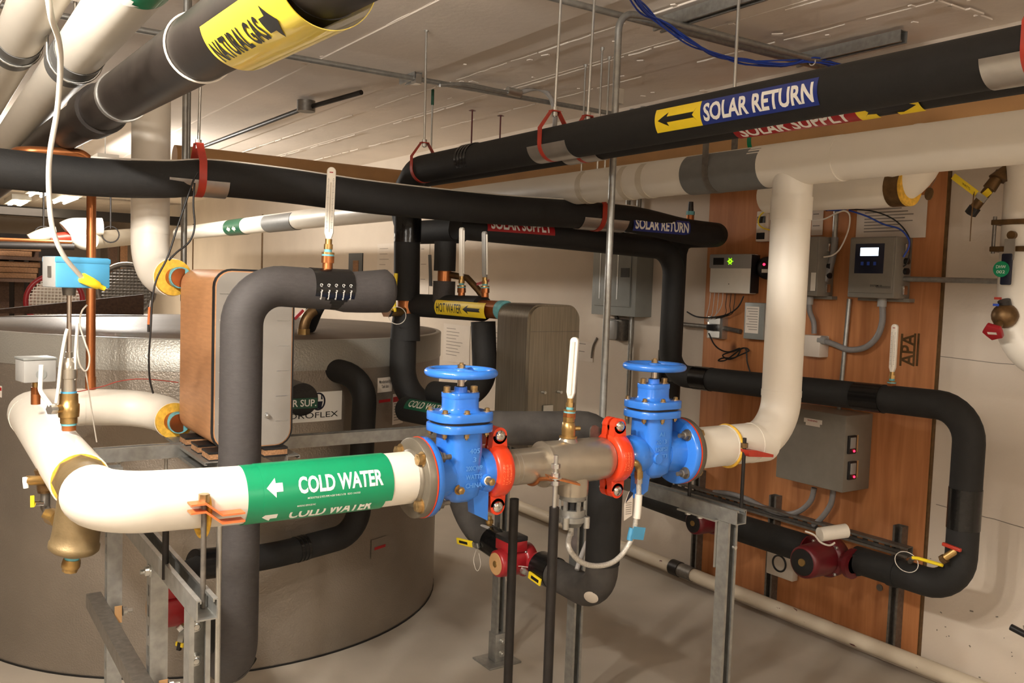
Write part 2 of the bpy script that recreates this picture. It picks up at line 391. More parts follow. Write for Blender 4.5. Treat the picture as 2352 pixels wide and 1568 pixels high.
def wallbox(name, label, cat, p0, p1, xf, material, bev=.006, back=None, group=None):
    """box on the wall whose front face spans photo pixels p0 (upper left) .. p1 (lower right) at x = xf"""
    a, b = P(*p0, X=xf), P(*p1, X=xf); lo = V((xf, b.y, b.z)); hi = V((back or PX, a.y, a.z))
    t = thing(name, V((hi.x, (lo.y+hi.y)/2, lo.z)), label, cat, group)
    MB().bb(lo, hi).build('housing', material, t, bevel=bev)
    return t, lo, hi
# controller with the lit display
t, lo, hi = wallbox('control_unit', 'grey controller box with lit white display and three blue buttons', 'controller', (1953, 545), (2052, 686), WX-.13, 'enclosure_grey')
xf = lo.x; cy = (lo.y+hi.y)/2; wy = hi.y-lo.y
MB().bb((xf-.006, lo.y+.006, lo.z+.02), (xf, hi.y-.008, hi.z-.004)).build('cover', 'enclosure_grey', t, bevel=.004)
q0, q1 = P(1966, 560, X=xf-.007), P(2028, 628, X=xf-.007)
MB().bb((xf-.0085, q1.y, q1.z), (xf-.006, q0.y, q0.z)).build('keypad', 'bluish_screen', t, bevel=.001)
q0, q1 = P(1977, 569, X=xf-.009), P(2017, 587, X=xf-.009)
MB().bb((xf-.0095, q1.y, q1.z), (xf-.0085, q0.y, q0.z)).build('display', 'lcd_light', t)
for x in (1980, 1994, 2009):
    q = P(x, 605, X=xf-.009); MB().box(q, (.002, .012, .014)).build('button', 'blue_cable', t, bevel=.0008)
flat('lettering', glyphs('SYSTEM-10', .01), .052, .008, P(2012, 656, X=xf-.006), -Y_, Z_, 'ink', t, .0008)
mb = MB()
for z in (.035, .03): mb.bb((xf-.0066, lo.y+.012, lo.z+z+.012), (xf-.006, lo.y+.075, lo.z+z+.0135))
mb.build('fine_print', 'ink', t)
for z in (lo.z+.035, hi.z-.045):
    MB().bb((PX-.06, lo.y-.012, z-.018), (PX-.035, lo.y, z+.018)).build('latch', 'chrome', t, bevel=.003)
for z in (.11, .15): MB().cyl((PX-.045, lo.y+.002, lo.z+z), (PX-.045, lo.y-.014, lo.z+z), .013).build('cable_gland', 'dark_plastic', t)
MB().bb((PX-.035, lo.y-.022, lo.z-.012), (PX, hi.y, lo.z+.002)).build('mounting_foot', 'enclosure_grey', t)
ctl = (lo, hi)
# second controller, half hidden by the white riser
t, lo, hi = wallbox('control_unit', 'grey controller box half hidden behind the white riser pipe', 'controller', (1790, 545), (1876, 680), WX-.13, 'enclosure_grey')
MB().bb((lo.x-.006, lo.y+.006, lo.z+.02), (lo.x, hi.y-.008, hi.z-.004)).build('cover', 'enclosure_grey', t, bevel=.004)
MB().bb((lo.x-.0066, lo.y+.006, lo.z+.022), (lo.x-.005, lo.y+.03, lo.z+.1)).build('rating_label', 'white_plastic', t)
for z in (lo.z+.035, hi.z-.045): MB().bb((PX-.06, lo.y-.012, z-.018), (PX-.035, lo.y, z+.018)).build('latch', 'chrome', t, bevel=.003)
for z in (.09, .13): MB().cyl((PX-.045, lo.y+.002, lo.z+z), (PX-.045, lo.y-.014, lo.z+z), .013).build('cable_gland', 'dark_plastic', t)
MB().bb((PX-.035, lo.y-.022, lo.z-.012), (PX, hi.y, lo.z+.002)).build('mounting_foot', 'enclosure_grey', t)
ctl2 = (lo, hi)
# solar controller with green glow
t, lo, hi = wallbox('solar_controller', 'white and grey plastic controller with a glowing green symbol', 'controller', (1632, 584), (1722, 675), WX-.075, 'white_plastic', .008)
q = P(1680, 616, X=lo.x).z
MB().bb((lo.x-.006, lo.y-.001, q), (lo.x+.03, hi.y+.001, hi.z)).build('hood', 'grey_plastic', t, bevel=.006)
MB().bb((lo.x-.0005, lo.y-.004, lo.z+.004), (PX, lo.y, hi.z-.004)).build('side_cover', 'dark_plastic', t)
q0, q1 = P(1639, 592, X=lo.x-.007), P(1662, 608, X=lo.x-.007)
MB().bb((lo.x-.0075, q1.y, q1.z), (lo.x-.006, q0.y, q0.z)).build('screen', 'ink', t)
q = P(1677, 600, X=lo.x-.0066); mb = MB().torus(q, X_, .0085, .0028, 18, 6)
for k in range(6): s = math.pi/3*k; mb.ball(q+V((0, math.cos(s), math.sin(s)))*.016, .0018, 1, 8)
mb.build('indicator', 'led_green', t)
MB().cyl(P(1674, 652, X=lo.x), P(1674, 652, X=lo.x)-X_*.001, .0025, seg=10).build('screw', 'ink', t)
scl = (lo, hi)
# router behind the riser
q = P(1757, 615, X=PX-.03)
t = thing('wireless_device', q-Z_*.05, 'round black device with a red light beside the white riser', 'network device')
MB().lathe(q+X_*.03, -X_, [(0, .055), (.03, .05), (.042, .03)], 28).build('body', 'dark_plastic', t)
MB().ball(P(1755, 607, X=PX-.075), .006, 1, 10).build('led', 'led_red', t)
MB().box(P(1757, 622, X=PX-.072), (.01, .03, .016)).build('white_band', 'white_plastic', t)
q = P(1757, 520, X=PX-.02)
t = thing('network_socket_box', V((PX, q.y, q.z-.06)), 'small white network socket box left of the white riser', 'socket box')
MB().box(q, (.04, .07, .14)).build('housing', 'paper', t, bevel=.004)
for z in (.03, -.045): MB().box(q+V((-.021, .005, z)), (.006, .045, .03)).build('port', 'dark_plastic', t)
MB().tube([P(x, y, X=PX-.05) for x, y in ((1768, 486), (1752, 487), (1742, 500), (1741, 515), (1752, 524), (1772, 529))], .0035, 10, .02).build('patch_lead', 'yellow', label='yellow patch lead looping out of the white socket box', cat='cable')
# small power unit with label
t, lo, hi = wallbox('transformer_box', 'narrow grey steel box with a pale data sheet left of riser', 'electrical box', (1711, 694), (1752, 781), WX-.09, 'panel_grey', .003)
q0, q1 = P(1714, 703, X=lo.x), P(1741, 766, X=lo.x)
MB().bb((lo.x-.001, q1.y, q1.z), (lo.x, q0.y, q0.z)).build('data_sheet', 'paper', t)
mb = MB()
for k in range(9): mb.bb((lo.x-.0014, q1.y+.006, q0.z-.012-k*.012), (lo.x-.001, q0.y-.006-(k % 3)*.008, q0.z-.009-k*.012))
mb.build('fine_print', 'grey_ink', t)
# duplex outlet with plug
q = P(1644, 752, X=PX-.03)
t = thing('power_outlet', V((PX, q.y, q.z-.05)), 'steel outlet box with bright cover plates and a black plug', 'outlet')
MB().box(q+X_*.015, (.05, .1, .11)).build('box', 'zinc', t, bevel=.006)
for z in (.033, -.033): MB().box(q+V((-.012, 0, z)), (.006, .07, .032)).build('cover_plate', 'label_white', t, bevel=.006)
MB().box(q+V((-.02, .005, 0)), (.03, .055, .03)).build('plug', 'dark_plastic', t, bevel=.005)
MB().cyl(q+V((.01, .05, 0)), q+V((.01, .32, .004)), .011, seg=14).build('conduit_stub', 'dull_steel', t)
MB().cyl(q+V((.01, -.05, 0)), q+V((.01, -.15, -.01)), .011, seg=14).build('conduit_stub', 'dull_steel', t)
# white junction box between flexible conduits
t, lo, hi = wallbox('junction_box', 'white faced square junction box right of the white riser', 'junction box', (1842, 768), (1881, 821), WX-.085, 'paper', .004)
jb = (lo, hi)
# big relay cabinet
t, lo, hi = wallbox('relay_cabinet', 'large grey steel cabinet with two red lit switches on its side', 'cabinet', (1790, 930), (1934, 1132), WX-.2, 'enclosure_grey', .004)
# front left edge comes from behind the riser; sides slope like the photo
q = P(1865, 968, X=lo.x); mb = MB()
mb.bb((lo.x-.001, q.y-.05, q.z-.006), (lo.x, q.y+.04, q.z+.012)); mb.bb((lo.x-.0012, q.y-.04, q.z-.018), (lo.x, q.y+.03, q.z-.006)); mb.build('warning_label', 'paper', t)
flat('lettering', glyphs('WARNING', .02), .05, .007, P(1866, 966, X=lo.x-.001), -Y_, Z_, 'label_red', t, .0006)
for y0, y1 in ((1000, 1040), (1060, 1098)):
    q = P(1958, (y0+y1)/2, Y=lo.y)
    sw = MB().box((q.x-.01, lo.y-.004, q.z), (.05, .012, .075)).build('rocker_switch', 'dark_plastic', t, bevel=.003)
    MB().box((q.x-.012, lo.y-.011, q.z+.008), (.034, .004, .045)).build('rocker', 'grey_plastic', sw, bevel=.001)
    MB().ball((q.x-.002, lo.y-.011, q.z-.026), .005, 1, 10).build('pilot_lamp', 'led_red', sw)
    MB().box((q.x+.03, lo.y-.002, q.z+.002), (.007, .003, .07)).build('plate', 'kraft_paper', t)
rc = (lo, hi)
# drawings sheets in plastic pockets
def sheet(name, label, p0, p1, xf=None, lines=9, cat='paper sheet', group=None):
    xf = xf or PX-.001; a, b = P(*p0, X=xf), P(*p1, X=xf)
    t = MB().bb((xf-.002, min(a.y, b.y), min(a.z, b.z)), (xf, max(a.y, b.y), max(a.z, b.z))).build(name, 'paper', label=label, cat=cat, group=group)
    mb = MB(); y0, y1 = min(a.y, b.y), max(a.y, b.y); z0, z1 = min(a.z, b.z), max(a.z, b.z); rd = random.Random(int(p0[0]))
    for k in range(lines):
        z = z1-(z1-z0)*(.12+.78*k/lines); L = (y1-y0)*rd.uniform(.3, .7); s = (y1-y0)*.12
        mb.bb((xf-.0026, y1-s-L, z-.002), (xf-.002, y1-s, z+.002))
    mb.build('print', 'grey_ink', t); return t
sheet('drawing_sheet', 'framed wiring drawing in a clear pocket above the lit controller', (1971, 458), (2126, 545), lines=10)
sheet('drawing_sheet', 'paper sheet showing just right of the white riser top', (1868, 455), (1889, 540), lines=5)
# flexible conduits
def cable(name, label, pts, r, material, cat='cable', bend=.08, seg=12, group=None):
    return MB().tube(pts, r, seg, bend).build(name, material, label=label, cat=cat, group=group)
def smooth(pts, n=6):
    pts = [V(p) for p in pts]; out = []
    for i in range(len(pts)-1):
        p0, p1, p2, p3 = pts[max(i-1, 0)], pts[i], pts[i+1], pts[min(i+2, len(pts)-1)]
        for k in range(n):
            s = k/n; out.append(.5*((2*p1)+(p2-p0)*s+(2*p0-5*p1+4*p2-p3)*s*s+(3*p1-p0-3*p2+p3)*s**3))
    return out+[pts[-1]]
CXF = PX-.05
t = cable('flexible_conduit', 'grey flexible conduit sagging from lit controller to white junction box', smooth([P(x, y, X=CXF) for x, y in ((2026, 690), (2027, 735), (2015, 772), (1988, 797), (1950, 803), (1915, 790), (1886, 780))]), .0125, 'grey_conduit', 'conduit')
for p, d in (((2026, 694), Z_), ((1890, 781), Y_)): q = P(*p, X=CXF); MB().cyl(q-d*.018, q+d*.018, .018).build('connector', 'grey_plastic', t)
t = cable('flexible_conduit', 'short grey flexible conduit dropping to the white junction box', smooth([P(x, y, X=CXF) for x, y in ((1858, 686), (1860, 715), (1869, 740), (1870, 766))]), .0115, 'grey_conduit', 'conduit')
q = P(1859, 690, X=CXF); MB().cyl(q-Z_*.018, q+Z_*.018, .017).build('connector', 'grey_plastic', t)
cable('flexible_conduit', 'grey flexible conduit curving from cabinet base far to the left', smooth([P(x, y, X=PX-.06) for x, y in ((1870, 1120), (1862, 1150), (1835, 1174), (1800, 1180), (1760, 1168), (1715, 1145), (1675, 1133), (1640, 1130))]), .012, 'grey_conduit', 'conduit')
cable('flexible_conduit', 'grey flexible conduit from cabinet base to the large red pump', smooth([P(x, y, X=PX-.06) for x, y in ((1914, 1125), (1908, 1158), (1888, 1188), (1868, 1206))]), .012, 'grey_conduit', 'conduit')
q = P(1930, 500, X=PX-.03); q2 = P(1912, 640, X=PX-.03)
t = MB().tube([P(1922, 462, X=PX-.03), P(1917, 545, X=PX-.03)], .011, 14).build('steel_conduit', 'galvanised', label='short vertical steel conduit between the two grey controllers', cat='conduit')
MB().tube([P(1917, 545, X=PX-.03), P(1915, 600, X=PX-.03), P(1893, 645, X=PX-.05)], .016, 14, .1).build('flexible_tail', 'grey_conduit', t)
cable('steel_conduit', 'thin steel conduit running down the plywood below lit controller', [P(1951, 686, X=PX-.02), P(1924, 972, X=PX-.02)], .0095, 'galvanised', 'conduit')
cable('steel_conduit', 'horizontal steel conduit from lit controller to right hand pipe', [P(2062, 640, X=PX-.045), P(2300, 646, X=PX-.045)], .0105, 'galvanised', 'conduit')
t = cable('cable_bundle', 'blue cable bundle tied behind the white riser top', smooth([P(x, y, X=PX-.09) for x, y in ((1840, 474), (1880, 476), (1930, 478), (1960, 468), (1985, 455))]), .012, 'blue_cable')
for x, y in ((1899, 477), (1938, 477)): q = P(x, y, X=PX-.09); MB().torus(q, Y_, .013, .002, 16, 6).build('cable_tie', 'ink', t)
cable('control_cable', 'white control cable looping from blue bundle to hidden controller', smooth([P(x, y, X=PX-.1) for x, y in ((1866, 505), (1893, 503), (1920, 490), (1940, 484), (1952, 496), (1948, 530), (1930, 570), (1912, 586), (1892, 590))]), .0032, 'white_cable')
cable('control_cable', 'blue control cable arching over to the lit controller', smooth([P(x, y, X=PX-.08) for x, y in ((1950, 483), (1990, 496), (2030, 515), (2065, 525), (2085, 545), (2088, 565), (2075, 590))]), .0035, 'blue_cable')
cable('control_cable', 'dark control cable arching above the blue one to lit controller', smooth([P(x, y, X=PX-.07) for x, y in ((1950, 480), (2005, 485), (2050, 502), (2080, 530), (2091, 560), (2085, 600), (2075, 612))]), .0028, 'black_cable')
rnd = random.Random(5)
for k in range(7):
    y0 = 1632+k*9.5
    cable('controller_wire', ('thin wires hanging in a fan below the white plastic controller'), smooth([P(y0, 672, X=PX-.04), P(y0-3, 700, X=PX-.05), P(y0-10+rnd.uniform(-6, 6), 722, X=PX-.05), P(1622+k*2, 735+rnd.uniform(-3, 4), X=PX-.04)]), .0018, 'grey_cable' if k < 4 else 'black_cable', 'wire', group='wires under the white controller')
cable('power_cable', 'black cord curving from behind black riser to plastic controller', smooth([P(x, y, X=PX-.07) for x, y in ((1578, 716), (1600, 727), (1635, 729), (1670, 722), (1695, 705), (1708, 680))]), .0035, 'black_cable', 'cord')
cable('power_cable', 'black cord hanging from the outlet plug into a tied coil', smooth([P(x, y, X=PX-.05) for x, y in ((1628, 765), (1640, 790), (1655, 803), (1675, 808), (1700, 800), (1690, 820), (1660, 822), (1650, 828), (1668, 826), (1705, 800), (1720, 805), (1700, 815), (1675, 825), (1660, 815), (1690, 805), (1712, 800), (1716, 830), (1724, 858))]), .0035, 'black_cable', 'cord')
# wall mounted channel behind the wall pumps
for x, y0, lab in ((1602, 1080, 'leftmost wall channel, at the left edge of the plywood'), (1775, 1138, 'middle wall channel, behind the large red pump'), (2062, 1208, 'right wall channel, nearest the plywood edge')):
    a = P(x, y0, X=PX-.0415); strut_mb((PX-.0005, a.y, .04), (PX-.0005, a.y, a.z), -X_).build('wall_strut', 'dull_steel', label='upright steel strut on plywood, '+lab, cat='strut channel')
b = P(2092, 1268, X=WX-.08)
strut_mb((WX-.066, b.y, b.z), (WX-.066, 3.4, b.z), -X_, slots=True).build('wall_rail', 'dull_steel', label='horizontal slotted steel rail behind the red wall pumps', cat='strut channel')
# electrical panel further along the wall
t, lo, hi = wallbox('breaker_panel', 'grey breaker panel on the wall behind the thin conduit', 'electrical panel', (1364, 560), (1458, 728), WX-.12, 'panel_grey', .004, back=WX)
MB().bb((lo.x-.008, lo.y+.04, lo.z+.05), (lo.x, hi.y-.03, hi.z-.03)).build('door', 'panel_grey', t, bevel=.006)
q = P(1436, 626, X=lo.x-.008); MB().box(q, (.004, .07, .05)).build('latch', 'dark_plastic', t)
for x in (1378, 1418): q = P(x, 640, X=lo.x-.009); MB().bb((lo.x-.0095, q.y-.004, lo.z+.09), (lo.x-.007, q.y+.004, hi.z-.04)).build('door_rib', 'zinc', t)
q = P(1410, 757, X=WX-.06)
t = thing('outdoor_socket', V((WX, q.y, q.z-.06)), 'grey weatherproof socket box below the breaker panel', 'outlet')
MB().box(q+X_*.03, (.06, .13, .12)).build('box', 'dull_steel', t, bevel=.01)
MB().box(q-X_*.012, (.03, .07, .11)).build('cover', 'grey_plastic', t, bevel=.012)
MB().tube([q+V((.02, 0, .06)), q+V((.02, .02, .1))], .012, 12).build('conduit_stub', 'dull_steel', t)
a = P(1447, 735, X=WX-.03); MB().tube([(WX-.02, a.y, a.z+.02), (WX-.02, a.y, .75)], .013, 14).build('steel_conduit', 'galvanised', label='steel conduit dropping from the breaker panel down the wall', cat='conduit')
for x, l in ((1441, 'left of the two steel conduits above the breaker panel'), (1466, 'right of the two steel conduits above the breaker panel')):
    a = P(x, 470, X=WX-.03); MB().tube([(WX-.025, a.y, 1.75), (WX-.025, a.y, CZ-.01)], .014, 14).build('steel_conduit', 'galvanised', label=l, cat='conduit')
# papers and tape on the wall beyond the tank
sheet('wall_notice', 'pale notice on the wall beside the yellow handled valve', (868, 560), (908, 655), WX-.001, 6)
sheet('wall_notice', 'tall pale notice right of the left black riser', (966, 556), (984, 690), WX-.001, 3)
sheet('wall_notice', 'pale notice hanging below the hot water pipe', (1020, 742), (1078, 838), WX-.001, 9)
sheet('wall_notice', 'pale notice between hot water drop and right exchanger', (1122, 745), (1160, 890), WX-.001, 9)
sheet('wall_notice', 'pale notice right of the bare steel exchanger', (1322, 782), (1362, 832), WX-.001, 2)
a, b = P(984, 585, X=WX-.002), P(996, 627, X=WX-.002); MB().prism([(0, 0), (.045, 0), (.075, -.24), (.03, -.24)], a, -Y_, Z_, -X_*.002).build('tape_strip', 'dark_plastic', label='black tape strip stuck slanting on wall between the risers', cat='tape')
a = P(817, 607, X=WX-.004); t = MB().box(a, (.008, .3, .2)).build('wall_picture', 'dark_plastic', label='small dark picture on the far wall behind left thermometer', cat='picture')
MB().box(a+V((-.0045, -.01, -.03)), (.002, .12, .13)).build('picture_print', 'lumber', t)
q = P(1369, 811, X=WX-.002); MB().tube(smooth([P(x, y, X=WX-.002) for x, y in ((1372, 776), (1364, 792), (1361, 805), (1359, 822))]), .008, 6).build('tape_strip', 'grey_ink', label='dark curled tape hanging on wall by the bare exchanger', cat='tape')

# floor pipe along the wall
a = P(1430, 1283, X=WX-.075); z0 = .075
t = MB().tube([(WX-.075, -1.2, z0), (WX-.075, 5.2, z0)], .032, 20).build('floor_drain_pipe', 'chipped_paint', label='chipped white painted pipe along the floor against right wall', cat='pipe')
q = V((WX-.075, P(1562, 1330, X=WX-.075).y, z0)); MB().tube([q+Y_*.06, q+Y_*.0], .039, 20).build('coupling', 'black_iron', t)
MB().tube([q, q-Y_*.09], .036, 20).build('union', 'dull_steel', t)


# ================================================================== PIPES
def pipe(name, label, pts, r, material, bend=.1, seg=28, cat='pipe', n=8):
    return MB().tube(pts, r, seg, bend, n=n).build(name, material, label=label, cat=cat)
def band(parent, name, a, b, r, material, seg=28, **k): return MB().tube([a, b], r, seg).build(name, material, parent, **k)
def hanger(label, top, c, r, axis, wide=.02, material='hanger_red', rodr=.0046, foil=None, foil_r=0):
    """clevis hanger: threaded rod from the ceiling, strap round the pipe at c (pipe radius r, along axis)"""
    c = V(c); ax = V(axis).normalized(); side = ax.cross(Z_).normalized(); t = thing('clevis_hanger', V(top), label, 'pipe hanger', 'pipe hangers')
    mb = MB(); N = 20; R = r+.003; pts = []
    H = R+.045
    for k in range(N+1):
        a = math.pi*k/N; pts.append((-math.cos(a)*R, -math.sin(a)*R))
    pts = [(-.016, H)]+[(-R, H*.45)]+pts+[(R, H*.45), (.016, H)]
    inner = [(x*.955, y*.955 if y < 0 else y-.003) for x, y in pts]
    mb.prism(pts+inner[::-1], c-ax*wide/2, side, Z_, ax*wide)
    mb.box(c+Z_*H, (.034, wide, .004), (side, ax, Z_)); mb.build('strap', material, t)
    b = c+Z_*(H-.018)
    MB().cyl(top, b, rodr, seg=10).build('rod', 'zinc', t)
    MB().hexa(c+Z_*(H+.002), c+Z_*(H+.013), .010).build('nut', 'zinc', t); MB().hexa(c+Z_*(H-.015), c+Z_*(H-.003), .010).build('nut', 'zinc', t)
    if (V(top)-b).length > .1 and abs(V(top).z-CZ) < .03: MB().hexa(V(top)-Z_*.012, V(top), .009).build('anchor', 'zinc', t)
    return t
# ---- solar return main (runs along the room, then drops)
SRX, SRZ, SR = 1.705, 1.953, .054
sr = pipe('solar_return_pipe', 'black foam pipe overhead with the big blue solar return label', [(SRX, -.6, SRZ+.006), (SRX, 3.33, SRZ-.004), (SRX+.012, 3.33, 1.42)], SR, 'black_foam', .13)
SR0 = V((SRX, 0, SRZ)); nv = V((-1, 0, -.12))
def ysr(x, y): return P(x, y, X=SRX-SR*.9).y
y0, y1, y2 = ysr(1508, 278), ysr(1612, 265), ysr(1880, 217)
def barc(parent, name, d, n, o, r, s0, s1, ht, material): return MB().arcpatch(o, d, n, r+.0006, s0, s1, -ht/2/r, ht/2/r, .0008).build(name, material, parent)
lab = barc(sr, 'flow_label', -Y_, nv, SR0, SR, -y0, -y1, .062, 'yellow'); wrapped('arrow', [(ARROW, (y0-y1)*.86, .036, 0, 0)], (SRX, (y0+y1)/2, SRZ), -Y_, nv, SR, 'ink', lab, .0018)
lab = barc(sr, 'pipe_label', -Y_, nv, SR0, SR, -y1, -y2, .062, 'label_blue'); wrapped('lettering', [(glyphs('SOLAR RETURN', .03), (y1-y2)*.94, .046, 0, 0)], (SRX, (y1+y2)/2, SRZ), -Y_, nv, SR, 'label_white', lab, .0018)
ya = P(1240, 320, X=SRX-SR).y
MB().arcpatch((SRX, ya-.03, SRZ), Y_, (-.75, 0, -.66), SR+.0015, -.1, .1, -.55, 1.3, .0012).build('foil_shield', 'aluminium_tape', sr)
for k in range(4): MB().tube([(SRX, 2.78+k*.022, SRZ), (SRX, 2.795+k*.022, SRZ)], SR+.0016, 28).build('tape_band', 'black_tape', sr)
MB().tube([(SRX+.008, 3.33, 1.66), (SRX+.008, 3.33, 1.76)], SR+.0022, 28).build('tape_band', 'black_tape', sr)
hanger('red strap hanger on the front solar return pipe, left of label', (SRX+.01, ya, CZ), (SRX, ya, SRZ), SR, Y_)
hanger('red strap hanger where the solar return pipe bends down', (SRX+.0, 3.2, CZ), (SRX, 3.19, SRZ-.003), SR, Y_)
yb = P(2335, 150, X=SRX-SR).y
hanger('red strap hanger at the right edge of the photo', (SRX, yb-.02, CZ), (SRX, yb-.02, SRZ+.003), SR, Y_, .03)
MB().arcpatch((SRX, yb, SRZ+.003), Y_, (-.8, 0, -.6), SR+.0015, -.06, .07, -.5, 1.2, .0012).build('foil_shield', 'aluminium_tape', sr)
# ---- solar supply main
SSX, SSZ, SS = 1.885, 1.972, .052
ss = pipe('solar_supply_pipe', 'black foam pipe overhead with red solar supply label, behind return', [(SSX, -.6, SSZ+.01), (SSX, 3.72, SSZ-.004), (SSX, 3.72, 1.72), (SSX, 3.2, 1.715)], SS, 'black_foam', .12)
nv2 = V((-1, 0, -1.35))
def yss(x, y): return P(x, y, X=SSX-SS*.8).y
y0, y1, y2, y3 = yss(1680, 300), yss(1960, 262), yss(2002, 255), yss(2105, 242)
lab = barc(ss, 'pipe_label', -Y_, nv2, (SSX, 0, SSZ), SS, -y0, -y1, .06, 'label_red'); wrapped('lettering', [(glyphs('SOLAR SUPPLY', .03), (y0-y1)*.9, .046, 0, 0)], (SSX, (y0+y1)/2, SSZ), -Y_, nv2, SS, 'label_white', lab, .0018)
lab = barc(ss, 'flow_label', -Y_, nv2, (SSX, 0, SSZ), SS, -y1, -y2, .06, 'yellow')
lab = barc(ss, 'flow_label', -Y_, nv2, (SSX, 0, SSZ), SS, -(y2+(y3-y2)*.45), -y3, .06, 'yellow'); wrapped('arrow', [(flip(ARROW), (y1-y3)*.85, .034, 0, 0)], (SSX, (y1+y3)/2-.005, SSZ), -Y_, nv2, SS, 'ink', lab, .002)
ye = P(1318, 358, X=SSX-SS).y
MB().arcpatch((SSX, ye, SSZ), Y_, (-.6, 0, -.8), SS+.0015, -.09, .09, -1.2, 1.1, .0012).build('foil_shield', 'aluminium_tape', ss)
hanger('red strap hanger on the rear solar supply pipe', (SSX+.01, ye, CZ), (SSX, ye, SSZ), SS, Y_)
for x, y, l in ((1345, 148, 'thin rod hanging behind the solar pipes, left of its neighbour'), (1400, 130, 'thin rod hanging behind the solar pipes, beside the bent conduit')):
    q = P(x, y, Z=CZ); t = thing('hanger_rod', q, l, 'threaded rod', 'pipe hangers')
    MB().cyl(q, q-Z_*.62, .0042, seg=10).build('rod', 'zinc', t); MB().hexa(q-Z_*.011, q, .009).build('anchor', 'zinc', t)
for x, y, l in ((1085, 252, 'rusty thin rod, left of the rusty pair on the ceiling'), (1150, 264, 'rusty thin rod, right of the rusty pair on the ceiling')):
    q = P(x, y, Z=CZ); t = thing('hanger_rod', q, l, 'threaded rod', 'rusty rods')
    MB().cyl(q, q-Z_*.4, .0045, seg=10).build('rod', 'dark_red', t); MB().cyl(q-Z_*.006, q, .022, .008, 14).build('flange', 'dark_red', t)
# ---- return header crossing the room to the right wall
RH = .057
pts = [(-.6, 2.95, 1.79), (.1, 2.95, 1.782), (.45, 2.95, 1.778), (.66, 2.95, 1.79), (.8, 2.95, 1.808), (1.05, 2.95, 1.806), (1.4, 2.95, 1.792), (1.9, 2.95, 1.79), (2.3, 2.95, 1.80), (2.62, 2.95, 1.80), (2.9, 2.95, 1.772), (3.1, 2.95, 1.765)]
sp_ = smooth(pts, 5)+[V((3.125, 2.95, 1.765)), V((3.14, 2.99, 1.765)), V((3.14, 3.14, 1.765)), V((3.14, 3.2, 1.74)), V((3.14, 3.225, 1.68)), V((3.14, 3.23, .55))]
rh = MB().tube(sp_, RH, 28).build('return_header_pipe', 'black_foam', label='long sagging black foam pipe crossing from left edge to right wall', cat='pipe')
RHZ = {.8: 1.808, 2.52: 1.80}
hx = P(466, 410, Y=2.95-RH).x
MB().arcpatch((0, 2.95, 1.805), X_, (0, -.7, -.7), RH+.001, hx-.10, hx+.085, -1.3, .6, .0015).build('foil_shield', 'aluminium_tape', rh)
hanger('red strap hanger on the black header beside the white vertical pipe', (hx+.01, 2.95, CZ), (hx, 2.95, 1.806), RH+.002, X_, .024)
hx2 = P(1388, 495, Y=2.95-RH).x
MB().arcpatch((0, 2.95, 1.7985), X_, (0, -.7, -.7), RH+.001, hx2-.1, hx2+.14, -1.3, .6, .0015).build('foil_shield', 'aluminium_tape', rh)
hanger('red strap hanger on the black header, right of the thin conduit', (hx2, 2.95, CZ), (hx2, 2.95, 1.798), RH+.002, X_, .024)
x0, x1 = P(1455, 530, Y=2.95-RH).x, P(1585, 540, Y=2.95-RH).x
lab = MB().arcpatch((0, 2.95, 1.777), X_, (0, -1, .05), RH+.0006, x0, x1, -.56, .56, .0008).build('pipe_label', 'label_blue', rh)
wrapped('lettering', [(glyphs('SOLAR RETURN', .03), (x1-x0)*.94, .046, 0, 0)], ((x0+x1)/2, 2.95, 1.777), X_, (0, -1, .05), RH, 'label_white', lab, .0018)
cable('header_wire', 'pale wire lying along the top of the black header pipe', smooth([(V(p)+V((0, -.012, RH+.001))) for p in pts[2:10]], 4), .0026, 'white_cable', 'wire')
q = P(1585, 508, Y=2.95)
t = thing('sensor_fitting', (q.x, 2.95, 1.815), 'small dark sensor standing on the right end of black header', 'sensor')
MB().cyl((q.x, 2.95, 1.81), (q.x, 2.95, 1.845), .017).build('stub', 'copper', t); MB().hexa((q.x, 2.95, 1.845), (q.x, 2.95, 1.862), .02).build('nut', 'teal_seal', t); MB().cyl((q.x, 2.95, 1.862), (q.x, 2.95, 1.905), .014, .011).build('sensor', 'dark_plastic', t)
# drop from the header: tape on the riser
MB().tube([(3.14, 3.23, 1.05), (3.14, 3.23, 1.2)], RH+.002, 28).build('tape_band', 'black_tape', rh)
# ---- supply header below it, down the wall and along to the right
SHY, SHZ, SH = 3.07, 1.712, .052
sh = MB().tube([(1.79, SHY, SHZ+.012), (2.3, SHY, SHZ), (2.985, SHY, SHZ-.02), (2.985, SHY, 1.10), (2.985, 1.615, 1.135), (2.985, 1.615, .50), (2.985, 2.02, .50)], SH, 28, .12).build('supply_header_pipe', 'black_foam', label='black foam pipe stepping down the right wall and across the plywood', cat='pipe')
x0, x1 = P(1120, 525, Y=SHY-SH).x, P(1275, 530, Y=SHY-SH).x
lab = MB().arcpatch((0, SHY, SHZ+.006), X_, (0, -1, .5), SH+.0006, x0, x1, -.6, .6, .0008).build('pipe_label', 'label_red', sh)
wrapped('lettering', [(glyphs('SOLAR SUPPLY', .03), (x1-x0)*.9, .046, 0, 0)], ((x0+x1)/2, SHY, SHZ+.006), X_, (0, -1, .5), SH, 'label_white', lab, .0018)
for a, b in (((2.985, 1.94, 1.126), (2.985, 2.06, 1.123)), ((2.985, 1.615, .86), (2.985, 1.615, .72)), ((2.985, 2.9, 1.104), (2.985, 2.8, 1.106))): band(sh, 'tape_band', a, b, SH+.002, 'black_tape')
MB().tube([(2.985, 1.84, .50), (2.985, 1.87, .50)], SH+.004, 28).build('foam_end', 'black_foam', sh)

